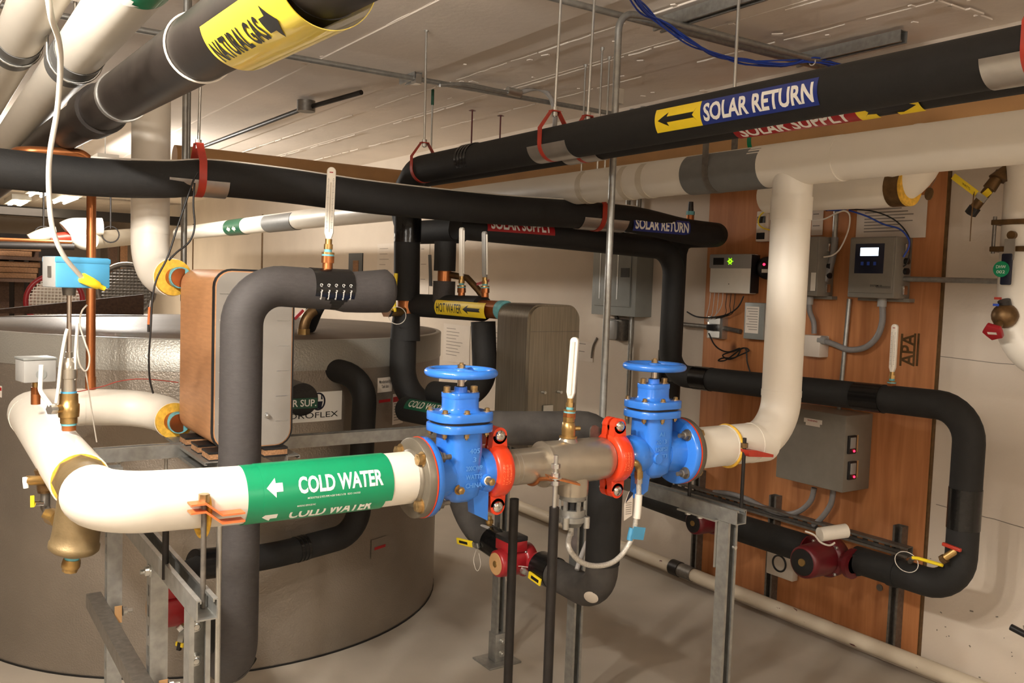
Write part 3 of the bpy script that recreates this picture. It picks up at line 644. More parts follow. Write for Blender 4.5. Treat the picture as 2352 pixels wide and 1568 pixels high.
# ---- big white main along the room with its tee and riser, and the right half of the cold line
WMX, WMR = 2.265, .066
wm = MB().tube([(WMX, -.4, 1.905), (WMX, 9.4, 1.90)], WMR, 32).build('white_main_pipe', 'white_jacket', label='large white jacketed pipe running the room above the plywood', cat='pipe')
yt = 1.83
MB().tube([(WMX, yt-.18, 1.903), (WMX, yt+.14, 1.903)], WMR+.002, 32).build('tee_cover', 'white_jacket', wm)
ya = P(1735, 380, X=WMX-WMR).y; yb_ = P(1560, 405, X=WMX-WMR).y
ban = MB().arcpatch((WMX, 0, 1.902), Y_, (-.8, 0, -.6), WMR+.001, ya, yb_, -1.7, 1.7, .0016).build('saddle', 'grey_saddle', wm)
for k in (P(1470, 420, X=WMX-WMR).y, P(1330, 430, X=WMX-WMR).y, P(1425, 430, X=WMX-WMR).y): MB().tube([(WMX, k, 1.902), (WMX, k+.03, 1.902)], WMR+.0012, 32).build('jacket_seam', 'old_jacket', wm)
yg = P(532, 513, X=WMX-WMR).y
MB().arcpatch((WMX, 0, 1.90), Y_, (-.9, 0, -.3), WMR+.001, yg-.2, yg+.25, -1.7, 1.7, .001).build('pipe_label', 'dark_green', wm)
wrapped('lettering', [(BLOCK, .1, .05, -.1, 0), (BLOCK, .1, .05, .05, 0)], (WMX, yg, 1.9), -Y_, (-.9, 0, -.3), WMR, 'faded_white', wm, .003)
yg = P(630, 500, X=WMX-WMR).y
MB().arcpatch((WMX, 0, 1.90), Y_, (-.8, 0, -.6), WMR+.001, yg-.3, yg+.3, -1.5, 1.5, .0016).build('saddle', 'grey_saddle', wm)
ys = P(1640, 340, X=WMX-.03).y
t = thing('strap_hanger', (WMX, ys, CZ), 'flat steel strap hanger round the grey saddle of white main', 'pipe hanger')
mb = MB(); R = WMR+.004
mb.prism([(math.cos(a)*R, math.sin(a)*R) for a in [math.pi*(k/16) for k in range(-16, 1)]]+[(R, .14), (R-.003, .14)]+[(math.cos(a)*(R-.003), math.sin(a)*(R-.003)) for a in [math.pi*(k/16) for k in range(0, -17, -1)]]+[(-R+.003, .14), (-R, .14)], (WMX, ys-.013, 1.902), X_, Z_, (0, .026, 0)); mb.bb((WMX-R, ys-.013, 2.038), (WMX+R, ys+.013, 2.043)); mb.build('strap', 'dull_steel', t)
yr_ = P(1692, 100, X=WMX).y
MB().bb((WMX-.02, min(ys, yr_)-.013, 2.043), (WMX+.02, max(ys, yr_)+.013, 2.048)).build('bracket', 'dull_steel', t)
MB().cyl((WMX, yr_, 2.03), (WMX, yr_, CZ), .0055, seg=10).build('rod', 'zinc', t)
q = P(981, 203, Z=CZ); t = thing('hanger_rod', (WMX, q.y, CZ), 'thin rod on white main, just right of the solar return bend', 'threaded rod', 'pipe hangers')
MB().cyl((WMX, q.y, 1.96), (WMX, q.y, CZ), .0048, seg=10).build('rod', 'zinc', t); MB().cyl((WMX, q.y, 2.42), (WMX, q.y, CZ), .008, seg=10).build('sleeve', 'dark_green', t)
# ---- cold line, left part:  exchanger port -> back run -> left run -> strainer elbow -> flange
CY, CZL, CR = 1.83, 1.042, .0605
cw = MB().tube([(.30, 2.075, 1.05), (.30, 3.2, 1.06), (.715, 3.2, 1.035), (.715, 3.02, 1.018)], CR, 32, .15).build('cold_return_pipe', 'white_jacket', label='white jacketed pipe looping behind and left of the copper exchanger', cat='pipe')
for a, b in (((.30, 3.0, 1.057), (.30, 2.985, 1.057)), ((.47, 3.2, 1.05), (.455, 3.2, 1.05))): band(cw, 'jacket_seam', a, b, CR+.0012, 'white_jacket')
MB().tube([(.30, 2.081, 1.05), (.30, 2.07, 1.05)], CR-.003, 32).build('insulation_end', 'insulation_yellow', cw)
MB().tube([(.715, 3.025, 1.018), (.715, 3.0, 1.018)], CR-.002, 32).build('insulation_end', 'insulation_yellow', cw)
cl = MB().tube([(.30, 1.925, 1.052), (.30, CY, 1.052), (.60, CY, CZL), (.972, CY, CZL+.002)], CR, 32, .115, n=12).build('cold_water_pipe', 'white_jacket', label='bright white jacketed pipe with the green cold water label', cat='pipe')
x0, x1 = P(571, 1130, Y=CY-CR).x, P(893, 1098, Y=CY-CR).x
nb = V((0, -1, .35))
lab = MB().arcpatch((0, CY, CZL+.001), X_, (0, -.9, -.4), CR+.0006, x0, x1-.002, -2.2, 2.2, .0009, 40).build('pipe_label', 'label_green', cl)
top = MB().arcpatch((0, CY, CZL+.001), X_, nb, CR+.0016, x0+.032, x1+.013, -.92, 1.6, .0009, 30).build('overlap_label', 'label_green', cl)
L = x1-x0; cx = (x0+x1)/2
cw0 = (cx+.008, CY, CZL+.001)
wrapped('lettering', [(glyphs('COLD WATER', .032), L*.62, .037, .038, .002)], cw0, X_, nb, CR, 'label_white', top, .0032)
wrapped('arrow', [(BLOCK, L*.11, .042, -L*.325-.008, .002)], cw0, X_, nb, CR, 'label_white', top, .0032)
wrapped('fine_print', [(glyphs('MOD/STYLE E FITS PIPE 4-5/8 THRU 5-7/8   RDO 114-0103', .004), L*.38, .0042, .02, -.027)], cw0, X_, nb, CR, 'label_white', top, .0032)
wrapped('fine_print', [(glyphs('MARKING SERVICES INC', .004), L*.13, .0042, -L*.13, -.043)], cw0, X_, nb, CR, 'label_white', top, .0032)
nl = (0, -.80, -.66); cw1 = (cx, CY, CZL+.001)
wrapped('lettering', [(glyphs('COLD WATER', .032), L*.61, .038, .03, 0)], cw1, X_, nl, CR, 'label_white', lab, .002)
wrapped('arrow', [(BLOCK, L*.105, .036, -L*.345, 0)], cw1, X_, nl, CR, 'label_white', lab, .002)
wrapped('arrow', [(BLOCK, L*.07, .03, -L*.36, 0)], cw1, X_, (0, -.32, 1), CR, 'label_white', lab, .002)
wrapped('arrow', [(BLOCK, L*.1, .036, -L*.25, .02)], cw1, X_, (0, -.32, 1), CR, 'label_white', lab, .002)
# ---- cold line, right part: flange -> clamp -> elbow -> riser to the tee
cr_ = MB().tube([(1.853, CY, CZL), (WMX+.002, CY, CZL), (WMX+.002, CY, 1.87)], CR, 32, .13, n=12).build('cold_water_riser', 'white_jacket', label='white jacketed pipe with elbow rising right of the blue valves', cat='pipe')
band(cr_, 'jacket_seam', (2.02, CY, CZL), (2.035, CY, CZL), CR+.0012, 'white_jacket')
band(cr_, 'jacket_seam', (2.20, CY, CZL), (2.13, CY, CZL), CR+.0014, 'white_jacket')
band(cr_, 'jacket_seam', (WMX+.002, CY, 1.18), (WMX+.002, CY, 1.20), CR+.0012, 'white_jacket')
band(cr_, 'jacket_seam', (WMX+.002, CY, 1.73), (WMX+.002, CY, 1.80), CR+.0025, 'white_jacket')
# ---- white pipe dropping to the copper exchanger's upper port
vp = MB().tube([(.675, 3.2, 2.2), (.675, 3.2, 1.49), (.705, 3.02, 1.486)], [.0615]*1+[.0615]*10, 32, .12, n=8).build('white_drop_pipe', 'white_jacket', label='white jacketed pipe dropping to the upper port of the copper exchanger', cat='pipe')
band(vp, 'jacket_seam', (.675, 3.2, 1.63), (.675, 3.2, 1.645), .0627, 'white_jacket')
MB().tube([(.7045, 3.022, 1.486), (.707, 3.0, 1.486)], .0585, 32).build('insulation_end', 'insulation_yellow', vp)
# ---- overhead group on the left: gas pipe and white pipes
GX, GR = .419, .057
g0, g1 = V((GX, .2, 1.845)), V((GX, 3.6, 1.9545))
def gz(y): return 1.845+(y-.2)*.235/7.3
gp = MB().tube([g0, g1, (GX, 7.5, 1.956)], GR, 32).build('gas_pipe', 'black_iron', label='thick dark steel gas pipe overhead with yellow natural gas wrap', cat='pipe')
gd = (g1-g0).normalized()
def gy(x, y): return P(x, y, X=GX).y
yA, yB = gy(552, 60), gy(690, 12)
ng = V((-.65, 0, -.76))
wrap_ = MB().arcpatch((GX+.004, 0, gz(0)-.005), gd, ng, GR+.0075, yB-.08, yA, -.66, 2.4, .0012, 36).build('gas_label', 'gas_yellow', gp)
yc = (yA*.62+yB*.38)
wrapped('lettering', [(glyphs('NATURAL GAS', .03), .21, .036, .022, .0), (flip(BLOCK), .05, .052, .16, .0)], (GX+.004, yc-.0, gz(yc)-.005), -gd, V((-.64, 0, -.76)), GR+.0088, 'ink', wrap_, .001)
MB().tube([(GX, gy(640, 10), gz(gy(640, 10))), (GX, gy(640, 10)-.16, gz(gy(640, 10)-.16))], GR+.001, 32).build('taped_section', 'black_pipe', gp)
for x, y, r in ((283, 215, .003),): k = gy(x, y); MB().tube([(GX, k, gz(k)), (GX, k+.022, gz(k))], GR+r, 32).build('hanger_ring', 'zinc', gp)
k = gy(235, 255); MB().tube([(GX, k, gz(k)), (GX, k+.16, gz(k+.16))], GR+.009, 32).build('coupling', 'black_iron', gp)
k = gy(460, 50); MB().torus((GX, k, gz(k)), Y_, GR+.002, .0022, 40, 8).build('cable_tie', 'white_cable', gp)
W2X, W2Z, W2R = .372, 2.068, .061
w2 = MB().tube([(W2X, .2, W2Z), (W2X, 8, W2Z)], W2R, 32).build('white_overhead_pipe', 'white_jacket', label='white jacketed overhead pipe directly above the dark gas pipe', cat='pipe')
k = P(172, 170, X=W2X).y; MB().arcpatch((W2X, 0, W2Z), Y_, (-.5, 0, -.85), W2R+.0012, k-.1, k+.1, -1.9, 1.9, .0016, 30).build('saddle', 'grey_saddle', w2)
k2 = P(330, 0, X=W2X).y; MB().arcpatch((W2X, 0, W2Z), Y_, (-.3, 0, -.95), W2R+.0008, k2-.16, k2+.03, -2, 2, .0012, 30).build('pipe_label', 'label_green', w2)
wrapped('lettering', [(BLOCK, .05, .05, -.02, .01)], (W2X, k2, W2Z), -Y_, (-.3, 0, -.95), W2R, 'label_white', w2, .003)
W1X, W1Z = .266, 2.16
w1 = MB().tube([(W1X, .2, W1Z), (W1X, 8, W1Z)], W2R, 32).build('white_overhead_pipe', 'white_jacket', label='white jacketed overhead pipe in the top left corner', cat='pipe')
kk = P(38, 150, X=W1X).y; MB().arcpatch((W1X, 0, W1Z), Y_, (-.5, 0, -.85), W2R+.0012, kk-.1, kk+.1, -1.9, 1.9, .0016, 30).build('saddle', 'grey_saddle', w1)
for X0, Z0, k_, l in ((W2X, W2Z, k, 'wire clevis round grey saddle of the white pipe by gas pipe'), (W1X, W1Z, kk, 'wire clevis round grey saddle of the corner white pipe')):
    t = thing('wire_hanger', (X0, k_, CZ), l, 'pipe hanger'); R = W2R+.006
    MB().tube([(X0-.02, k_, Z0+.15), (X0-R, k_, Z0+.06)]+[(X0+math.cos(a)*R, k_, Z0+math.sin(a)*R) for a in [math.pi+math.pi*j/12 for j in range(13)]]+[(X0+R, k_, Z0+.06), (X0+.02, k_, Z0+.15)], .0042, 10).build('loop', 'zinc', t)
    MB().bb((X0-.03, k_-.012, Z0+.145), (X0+.03, k_+.012, Z0+.152)).build('bracket', 'zinc', t)
    MB().cyl((X0, k_, Z0+.12), (X0, k_, CZ), .0048, seg=10).build('rod', 'zinc', t); MB().hexa((X0, k_, Z0+.153), (X0, k_, Z0+.165), .011).build('nut', 'zinc', t)
# ---- tan pipe behind
tx, tz = 2.78, 2.105
yq = P(640, 385, Z=tz).y
tp = MB().tube([(tx, -.4, tz-.02), (tx, yq, tz), (1.15, yq, tz)], .062, 24, .14).build('kraft_wrapped_pipe', 'kraft_paper', label='brown paper wrapped pipe behind the white main and solar pipes', cat='pipe')
k = P(1750, 318, X=tx).y; MB().tube([(tx, k, tz-.01), (tx, k+.02, tz-.01)], .063, 24).build('green_tape', 'label_green', tp)
# ---- bulging white pipe with brown band at the right
q0, q1 = P(1895, 440, X=2.62), P(2150, 418, X=2.62)
bp = MB().tube([(2.62, q0.y+.25, q0.z-.002), (2.62, q0.y, q0.z-.004), (2.62, q1.y+.07, q1.z-.01), (2.66, q1.y+.05, q1.z+.17)], .06, 28, .1).build('white_branch_pipe', 'white_jacket', label='bulging white branch pipe with brown band below the white main', cat='pipe')
k = P(2065, 420, X=2.6).y; MB().tube([(2.62, k+.03, q1.z-.008), (2.62, k-.02, q1.z-.008)], .0615, 28).build('brown_band', 'old_brass', bp); MB().tube([(2.62, k-.02, q1.z-.008), (2.62, k-.03, q1.z-.008)], .0612, 28).build('insulation_end', 'insulation_yellow', bp)
q = P(2135, 445, X=2.55)
t = thing('valve_tag', q, 'round brass tag hanging below the bulging white branch pipe', 'tag'); MB().cyl(q, q+V((-.003, .0012, 0)), .019).build('disc', 'old_brass', t); MB().tube([q+V((0, 0, .017)), q+V((.03, .0, .05))], .001, 6).build('chain', 'dull_steel', t)
# ---- hot water pipe, its drops and the cold feed by the bare exchanger
HX_, HZ, HR = 1.752, 1.405, .047
hw = MB().tube([(HX_, 2.79, HZ+.003), (HX_, 3.30, HZ-.004)], HR, 28).build('hot_water_pipe', 'black_foam', label='black foam pipe with the yellow hot water label', cat='pipe')
ya, yb_ = P(1112, 710, X=HX_-HR).y, P(998, 707, X=HX_-HR).y
lab = MB().arcpatch((HX_, 0, HZ), -Y_, (-1, 0, -.05), HR+.0006, -yb_, -ya, -.62, .62, .0008).build('pipe_label', 'yellow', hw)
wrapped('lettering', [(glyphs('HOT WATER', .012), (yb_-ya)*.52, .036, -(yb_-ya)*.2, 0), (ARROW, (yb_-ya)*.36, .034, (yb_-ya)*.27, 0)], (HX_, (ya+yb_)/2, HZ), -Y_, (-1, 0, -.05), HR, 'ink', lab, .0018)
MB().tube([(HX_, 2.80, HZ+.003), (HX_, 2.64, HZ+.003)], .033, 24).build('copper_adapter', 'copper', hw); MB().tube([(HX_, 2.665, HZ+.003), (HX_, 2.63, HZ+.003)], .035, 24).build('sealed_joint', 'teal_seal', hw)
# riser 1 : solar return drop continuing below the valve
r1 = MB().tube([(1.717, 3.33, 1.362), (1.706, 3.33, 1.30), (1.70, 3.315, 1.04), (1.80, 3.16, .955), (1.84, 3.0, .95)], .0545, 28, .1).build('return_drop_pipe', 'black_foam', label='thick black foam drop curving to the cold water label by tank', cat='pipe')
MB().tube([(1.7172, 3.33, 1.35), (1.7172, 3.33, 1.43)], .038, 24).build('copper_joint', 'copper', r1)
MB().tube([(1.716, 3.32, 1.25), (1.7165, 3.33, 1.362)], .057, 28).build('foam_collar', 'black_foam', r1)
q = P(907, 635, Y=3.26)
t = thing('lever_valve', q-Z_*.06, 'upright yellow lever valve behind the rounded black pipe end', 'valve')
MB().cyl((1.60, 3.26, 1.375), (1.69, 3.31, 1.375), .02).build('valve_body', 'brass', t); MB().hexa((1.585, 3.25, 1.375), (1.60, 3.26, 1.375), .024).build('nut', 'chrome', t)
MB().tube([(q.x, 3.255, 1.375), (q.x-.004, 3.255, 1.42), (q.x+.002, 3.255, 1.53)], .0085, 10).build('lever', 'yellow', t)
MB().torus((q.x+.005, 3.24, 1.36), (.6, 1, 0), .035, .0015, 24, 6).build('cable_tie', 'white_cable', t)
# riser 2
r2 = MB().tube([(1.752, 3.08, 1.66), (1.752, 3.08, 1.545)], .043, 24).build('supply_drop_pipe', 'black_foam', label='short black foam drop above the copper joint, right of riser', cat='pipe')
MB().tube([(1.752, 3.08, 1.55), (1.752, 3.08, 1.50)], .027, 20).build('copper_joint', 'copper', r2)
MB().tube([(1.752, 3.08, 1.505), (1.752, 3.08, 1.40)], .044, 24).build('foam_sleeve', 'grey_foam', r2)
dv = thing('drain_valve', (1.75, 2.95, 1.47), 'small brass drain valve with red lever between two thermometers', 'valve')
MB().tube([(1.77, 3.06, 1.53), (1.785, 2.96, 1.52), (1.80, 2.9, 1.475), (1.815, 2.88, 1.445)], .013, 14).build('valve_body', 'old_brass', dv); MB().cyl((1.815, 2.88, 1.45), (1.817, 2.88, 1.43), .017).build('cap', 'brass', dv); MB().box((1.80, 2.87, 1.505), (.05, .012, .01), ((.8, -.4, .3), (.4, .8, 0), Z_)).build('lever', 'valve_red', dv)
# drop below the hot water pipe
MB().tube([(HX_+.005, 2.79, 1.36), (HX_+.015, 2.78, 1.15), (HX_+.0, 2.86, 1.075), (HX_-.02, 3.1, 1.06)], .046, 28, .1).build('hot_drop_pipe', 'black_foam', label='black foam drop curving left below the hot water pipe', cat='pipe')
ca, cb2 = V((1.752, 2.79, .985)), V((1.655, 3.20, .985)); cdir = (ca-cb2).normalized()
cf = MB().tube([ca, cb2, cb2-cdir*.012, cb2-cdir*.02], [.05, .05, .042, .02], 28, 0).build('cold_feed_pipe', 'black_foam', label='black foam pipe with small green cold water label by exchanger', cat='pipe')
lab = MB().arcpatch(cb2, cdir, (-.75, 0, .66), .0506, .05, .30, -.5, .5, .0008).build('pipe_label', 'dark_green', cf)
wrapped('lettering', [(glyphs('COLD WATER', .012), .21, .032, 0, 0)], cb2+cdir*.175, cdir, (-.75, 0, .66), .05, 'faded_white', lab, .0018)
MB().tube([ca, V((1.752, 2.65, .985))], .033, 24).build('copper_adapter', 'copper', cf); MB().tube([(1.752, 2.665, .985), (1.752, 2.63, .985)], .035, 24).build('sealed_joint', 'teal_seal', cf)
# ---- black riser in front of the copper exchanger
FRY = 2.2
fx, fx2 = P(553, 900, Y=FRY).x, P(885, 672, Y=FRY).x
ztop = P(620, 655, Y=FRY).z
fpts = fillet([(fx, FRY+.35, .49), (fx, FRY, .49), (fx, FRY, ztop), (fx2, FRY, P(880, 668, Y=FRY).z)], .1, 10)
frs = [.0515+max(0, (p.x-.95)/(fx2-.95))*.009*(1 if p.z > 1 else 0) for p in fpts]
fr = MB()
ex = []; er = []
for i in range(len(fpts)-1):                     # extra rings on the flared horizontal
    ex.append(fpts[i]); er.append(frs[i])
a, b = fpts[-2], fpts[-1]
for k in range(1, 11):
    s = k/10; p = a+(b-a)*s; p.z += -.008*math.sin(s*math.pi*1.0)*(1 if s > .5 else .3); ex.append(p); er.append(.0515+.003*s+(.004*max(0, s-.6)/.4))
ex += [b+X_*.012, b+X_*.02]; er += [.048, .02]
fr.tube(ex, er, 32)
fr = fr.build('front_riser_pipe', 'grey_foam', label='dark grey foam pipe rising in front of the copper exchanger', cat='pipe')
x0, x1 = P(726, 665, Y=FRY-.05).x, P(815, 668, Y=FRY-.05).x
zc = P(770, 664, Y=FRY).z
tb = MB().tube([(x0, FRY, zc+.002), ((x0+x1)/2, FRY, zc), (x1, FRY, zc-.002)], [.0526, .0534, .0552], 32).build('tape_band', 'black_tape', fr)
Lx = x1-x0
for k in range(5):
    xx = -Lx*.38+k*Lx*.19; rg = []; c12 = [(math.cos(j*math.pi/6)*.5, math.sin(j*math.pi/6)*.5) for j in range(12)]
    for j in range(10): rg.append((poly2([c12[j], c12[j+1], (c12[j+1][0]*.8, c12[j+1][1]*.8), (c12[j][0]*.8, c12[j][1]*.8)]), .0085, .0085, xx, .013))
    wrapped('emblem', rg+[(poly2([(-.12, -.3), (.0, .3), (.12, .3), (0, -.3)]), .008, .008, xx+.001, .013)], ((x0+x1)/2, FRY, zc), X_, (0, -1, -.05), .0552, 'label_white', tb, .0008)
for k in range(5):
    xx = (x0+x1)/2-Lx*.38+k*Lx*.19
    # tiny upright words, read top to bottom
    ang = []
    vs, fs, a_, b_ = glyphs('Pipewrap', .02); mb = MB(); n_ = V((0, -1, -.05)).normalized(); tt = n_.cross(X_)
    R = .0562
    mb.add([V((xx, FRY, zc))+X_*(v.y*.0062/b_)+(n_*math.cos((-.012-v.x*.026/a_)/R)+tt*math.sin((-.012-v.x*.026/a_)/R))*R for v in vs], fs); mb.build('print', 'label_white', tb)
# ---- black pipe feeding the tank
tk = MB().tube([(.80, 3.0, .53), (1.08, 3.11, .485), (1.455, 3.185, .505), (1.475, 3.19, 1.12), (1.34, 3.33, 1.15)], .047, 28, .1).build('tank_feed_pipe', 'black_foam', label='black foam pipe bent up the tank front behind the white pipe', cat='pipe')
for s0 in (.62, .66, .70):
    p_ = V((1.08, 3.11, .485)).lerp(V((1.455, 3.185, .505)), s0-.35); d_ = (V((1.455, 3.185, .505))-V((1.08, 3.11, .485))).normalized()
    MB().tube([p_, p_+d_*.012], .049, 28).build('tape_band', 'black_tape', tk)
p_ = V((.80, 3.0, .53)); d_ = (V((1.08, 3.11, .485))-p_).normalized(); MB().tube([p_-d_*.02, p_+d_*.11], .052, 28).build('tape_band', 'black_tape', tk)

# ================================================================== STORAGE TANK
TC = V((1.219, 4.324, 0)); TR = 1.067; TZ = 1.262
t = thing('storage_tank', TC, 'large round tank clad in embossed grey metal sheet', 'tank')
MB().lathe(TC, Z_, [(0, TR), (TZ-.115, TR)], 96, False).build('shell', 'tank_sheet', t)
MB().lathe(TC, Z_, [(TZ-.118, TR+.001), (TZ-.118, TR+.0035), (TZ-.004, TR+.0035), (TZ, TR-.002), (TZ, TR-.02)], 96, False).build('top_band', 'tank_band', t)
MB().lathe(TC, Z_, [(TZ-.006, TR), (TZ-.001, TR-.004), (TZ+.012, .6), (TZ+.03, .01)], 96, False).build('lid', 'tank_lid', t)
MB().lathe(TC, Z_, [(0, TR+.003), (.008, TR+.003)], 96, False).build('base_seal', 'ink', t)
def tcyl(x, y, rr=TR):
    r = rt*((x-1176)/F)-up*((y-784)/F)+fw; a = r.x**2+r.y**2; b = r.x*TC.x+r.y*TC.y
    k = (b-math.sqrt(b*b-a*(TC.x**2+TC.y**2-rr*rr)))/a; return EYE+r*k
def tang(x, y): p = tcyl(x, y); return math.atan2(p.y-TC.y, p.x-TC.x), p.z
def tpatch(name, px0, px1, material, parent=t, lift=.001):
    a0, z1 = tang(*px0); a1, _ = tang(px1[0], px0[1]); _, z0 = tang(px0[0], px1[1])
    return MB().arcpatch(TC, Z_, V((math.cos((a0+a1)/2), math.sin((a0+a1)/2), 0)), TR+lift, z0, z1, -abs(a1-a0)/2, abs(a1-a0)/2, .001, 14).build(name, material, parent), (a0+a1)/2, (z0+z1)/2, abs(a1-a0)*TR, z1-z0
def around(name, shapes, a, z, material, parent, lift=.003):
    mb = MB(); R = TR+lift
    for (vs, fs, wa, hb), wd, ht, x0, y0 in shapes:
        mb.add([TC+V((math.cos(a+(v.x*wd/wa+x0)/R)*R, math.sin(a+(v.x*wd/wa+x0)/R)*R, z+v.y*ht/hb+y0)) for v in vs], fs)
    return mb.build(name, material, parent)
sg, a, z, wd, ht = tpatch('name_plate', (590, 905), (785, 975), 'label_white')
around('lettering', [(glyphs('HYDROFLEX', .0), wd*.78, .022, wd*.06, -ht*.28)], a, z, 'ink', sg)
cx_, cz_ = wd*.195, ht*.18
circ = [(math.cos(k*math.pi/16)*.5, math.sin(k*math.pi/16)*.5) for k in range(32)]
ring_ = []
for k in range(32):
    c0, c1 = circ[k], circ[(k+1) % 32]; ring_.append((poly2([c0, c1, (c1[0]*.76, c1[1]*.82), (c0[0]*.76, c0[1]*.82)]), .062, .07, cx_, cz_))
cup = [(-.27, .0), (.27, .0), (.2, -.32), (.08, -.37), (-.08, -.37), (-.2, -.32)]
around('emblem', ring_+[(poly2(cup), .07, .076, cx_, cz_), (poly2([(-.27, .1), (-.21, .3), (-.16, .34), (-.16, .1)]), .07, .076, cx_, cz_), (poly2([(.27, .1), (.21, .3), (.16, .34), (.16, .1)]), .07, .076, cx_, cz_)], a, z, 'bluish_screen', sg)
sh_, a, z, wd, ht = tpatch('data_sheet', (867, 868), (900, 902), 'paper'); around('print', [(glyphs('Manufactured by\nTank data', .004), wd*.8, ht*.55, 0, .004)], a, z, 'ink', sh_)
sh_, a, z, wd, ht = tpatch('access_panel', (862, 905), (900, 962), 'tank_sheet', lift=.003); around('strip', [(poly2([(-.5, -.5), (.5, -.5), (.5, .5), (-.5, .5)]), wd*.7, .012, 0, .02)], a, z, 'label_red', sh_, .006)
sh_, a, z, wd, ht = tpatch('caution_sheet', (902, 905), (926, 975), 'paper'); around('strip', [(poly2([(-.5, -.5), (.5, -.5), (.5, .5), (-.5, .5)]), wd, .022, 0, ht*.32)], a, z, 'label_red', sh_); around('print', [(poly2([(-.5, -.5), (.5, -.5), (.5, .5), (-.5, .5)]), wd*.8, .003, 0, ht*(.18-.09*k)) for k in range(7)], a, z, 'grey_ink', sh_)
sh_, a, z, wd, ht = tpatch('access_panel', (852, 1240), (886, 1283), 'tank_sheet', lift=.003); around('strip', [(poly2([(-.5, -.5), (.5, -.5), (.5, .5), (-.5, .5)]), wd*.75, .012, .004, 0)], a, z, 'label_red', sh_, .006)
sh_, a, z, wd, ht = tpatch('warning_sticker', (-12, 884), (5, 910), 'paper'); around('strip', [(poly2([(-.5, -.5), (.5, -.5), (.5, .5), (-.5, .5)]), wd, .012, 0, .01)], a, z, 'label_red', sh_)
# supply stub with green label coming out of the tank, right of the copper exchanger
q = tcyl(662, 905)
nn = V((q.x-TC.x, q.y-TC.y, 0)).normalized(); rgt = Z_.cross(nn)
st = MB().tube([q-nn*.02, q+nn*.16], .06, 28).build('tank_outlet_pipe', 'black_tape', label='taped black pipe stub with green label at right edge of exchanger', cat='pipe')
fl_ = MB().box(q+nn*.161+rgt*.008+V((0, 0, -.014)), (.098, .038, .002), (rgt, Z_, nn)).build('pipe_label', 'dark_green', st)
flat('lettering', glyphs('R SUP.', .015), .088, .026, q+nn*.1625+rgt*.008+V((0, 0, -.013)), rgt, Z_, 'label_white', fl_, .0008)

# ================================================================== HEAT EXCHANGERS
def rrect(w, h, r, n=6):
    out = []
    for cx, cy, a0 in ((w/2-r, h/2-r, 0), (-w/2+r, h/2-r, 90), (-w/2+r, -h/2+r, 180), (w/2-r, -h/2+r, 270)):
        for k in range(n+1): a = math.radians(a0+90*k/n); out.append((cx+r*math.cos(a), cy+r*math.sin(a)))
    return out
def exchanger(label, x0, x1, yf, yb, z0, z1, wrap_, face, bare):
    cx, cz, w, h = (x0+x1)/2, (z0+z1)/2, x1-x0, z1-z0; t = thing('plate_heat_exchanger', (cx, (yf+yb)/2, z0), label, 'heat exchanger')
    MB().prism(rrect(w, h, .05), (cx, yf+.006, cz), X_, Z_, (0, yb-yf-.006, 0)).build('plate_pack', wrap_, t)
    if not bare:
        mb = MB(); o_ = rrect(w+.006, h+.006, .053); i_ = rrect(w-.008, h-.008, .046); n = len(o_)
        for k in range(n): mb.prism([o_[k], o_[(k+1) % n], i_[(k+1) % n], i_[k]], (cx, yf, cz), X_, Z_, (0, .007, 0))
        mb.build('edge_gasket', 'ink', t); mb = MB(); o_ = rrect(w-.006, h-.006, .047); i_ = rrect(w-.015, h-.015, .042)
        for k in range(n): mb.prism([o_[k], o_[(k+1) % n], i_[(k+1) % n], i_[k]], (cx, yf-.002, cz), X_, Z_, (0, .004, 0))
        mb.build('copper_edge', 'copper_wrap', t)
    MB().prism(rrect(w-.012, h-.012, .045), (cx, yf-.004, cz), X_, Z_, (0, .01, 0)).build('end_plate', face, t)
    return t, cx, cz
h1, cx, cz = exchanger('tall copper sided plate exchanger behind the dark front riser', .716, .951, 2.575, 2.95, .995, 1.515, 'copper_wrap', 'plate_grey', False)
for z in (1.486, 1.018):
    MB().tube([(.7085, 3.002, z), (.717, 2.955, z)], .03, 24).build('port', 'copper', h1); MB().tube([(.717, 2.985, z), (.718, 2.957, z)], .034, 24).build('sealed_joint', 'teal_seal', h1)
for k in range(6):
    MB().bb((.90, 2.5704, 1.07+k*.075), (.935, 2.571, 1.072+k*.075)).build('weld_mark', 'zinc', h1); MB().bb((.731, 2.5704, 1.07+k*.075), (.77, 2.571, 1.0715+k*.075)).build('weld_mark', 'zinc', h1)
q = P(612, 953, Y=2.57); bolt(q, -Y_, .006, .012, name='screw', parent=h1, material='zinc')
for x, y in ((.74, 2.60), (.90, 2.60), (.74, 2.86), (.74, 2.72)):
    mt = thing('isolation_pad', (x, y, .96), {2.60: 'cork and rubber pad under the front %s corner of the copper exchanger' % ('left' if x < .8 else 'right'), 2.86: 'cork and rubber pad under the rear left corner of the copper exchanger', 2.72: 'cork and rubber pad under the middle of the copper exchanger side'}[y], 'pad', 'cork pads')
    MB().box((x, y, .978), (.07, .075, .016)).build('cork_layer', 'cork', mt)
    for z in (.968, .99): MB().box((x, y, z), (.072, .078, .006)).build('rubber_layer', 'dark_plastic', mt)
h2, cx, cz = exchanger('bare brushed steel plate exchanger between the two blue valves', 1.713, 1.932, 2.436, 2.625, .93, 1.437, 'brushed_steel', 'brushed_steel', True)
MB().bb((1.722, 2.4285, 1.345), (1.925, 2.432, 1.3465)).build('plate_seam', 'dull_steel', h2)
for x, y in ((1245, 900), (1282, 899)): q = P(x, y, Y=2.43); MB().cyl(q, q-Y_*.02, .005, seg=12).build('stud', 'zinc', h2)
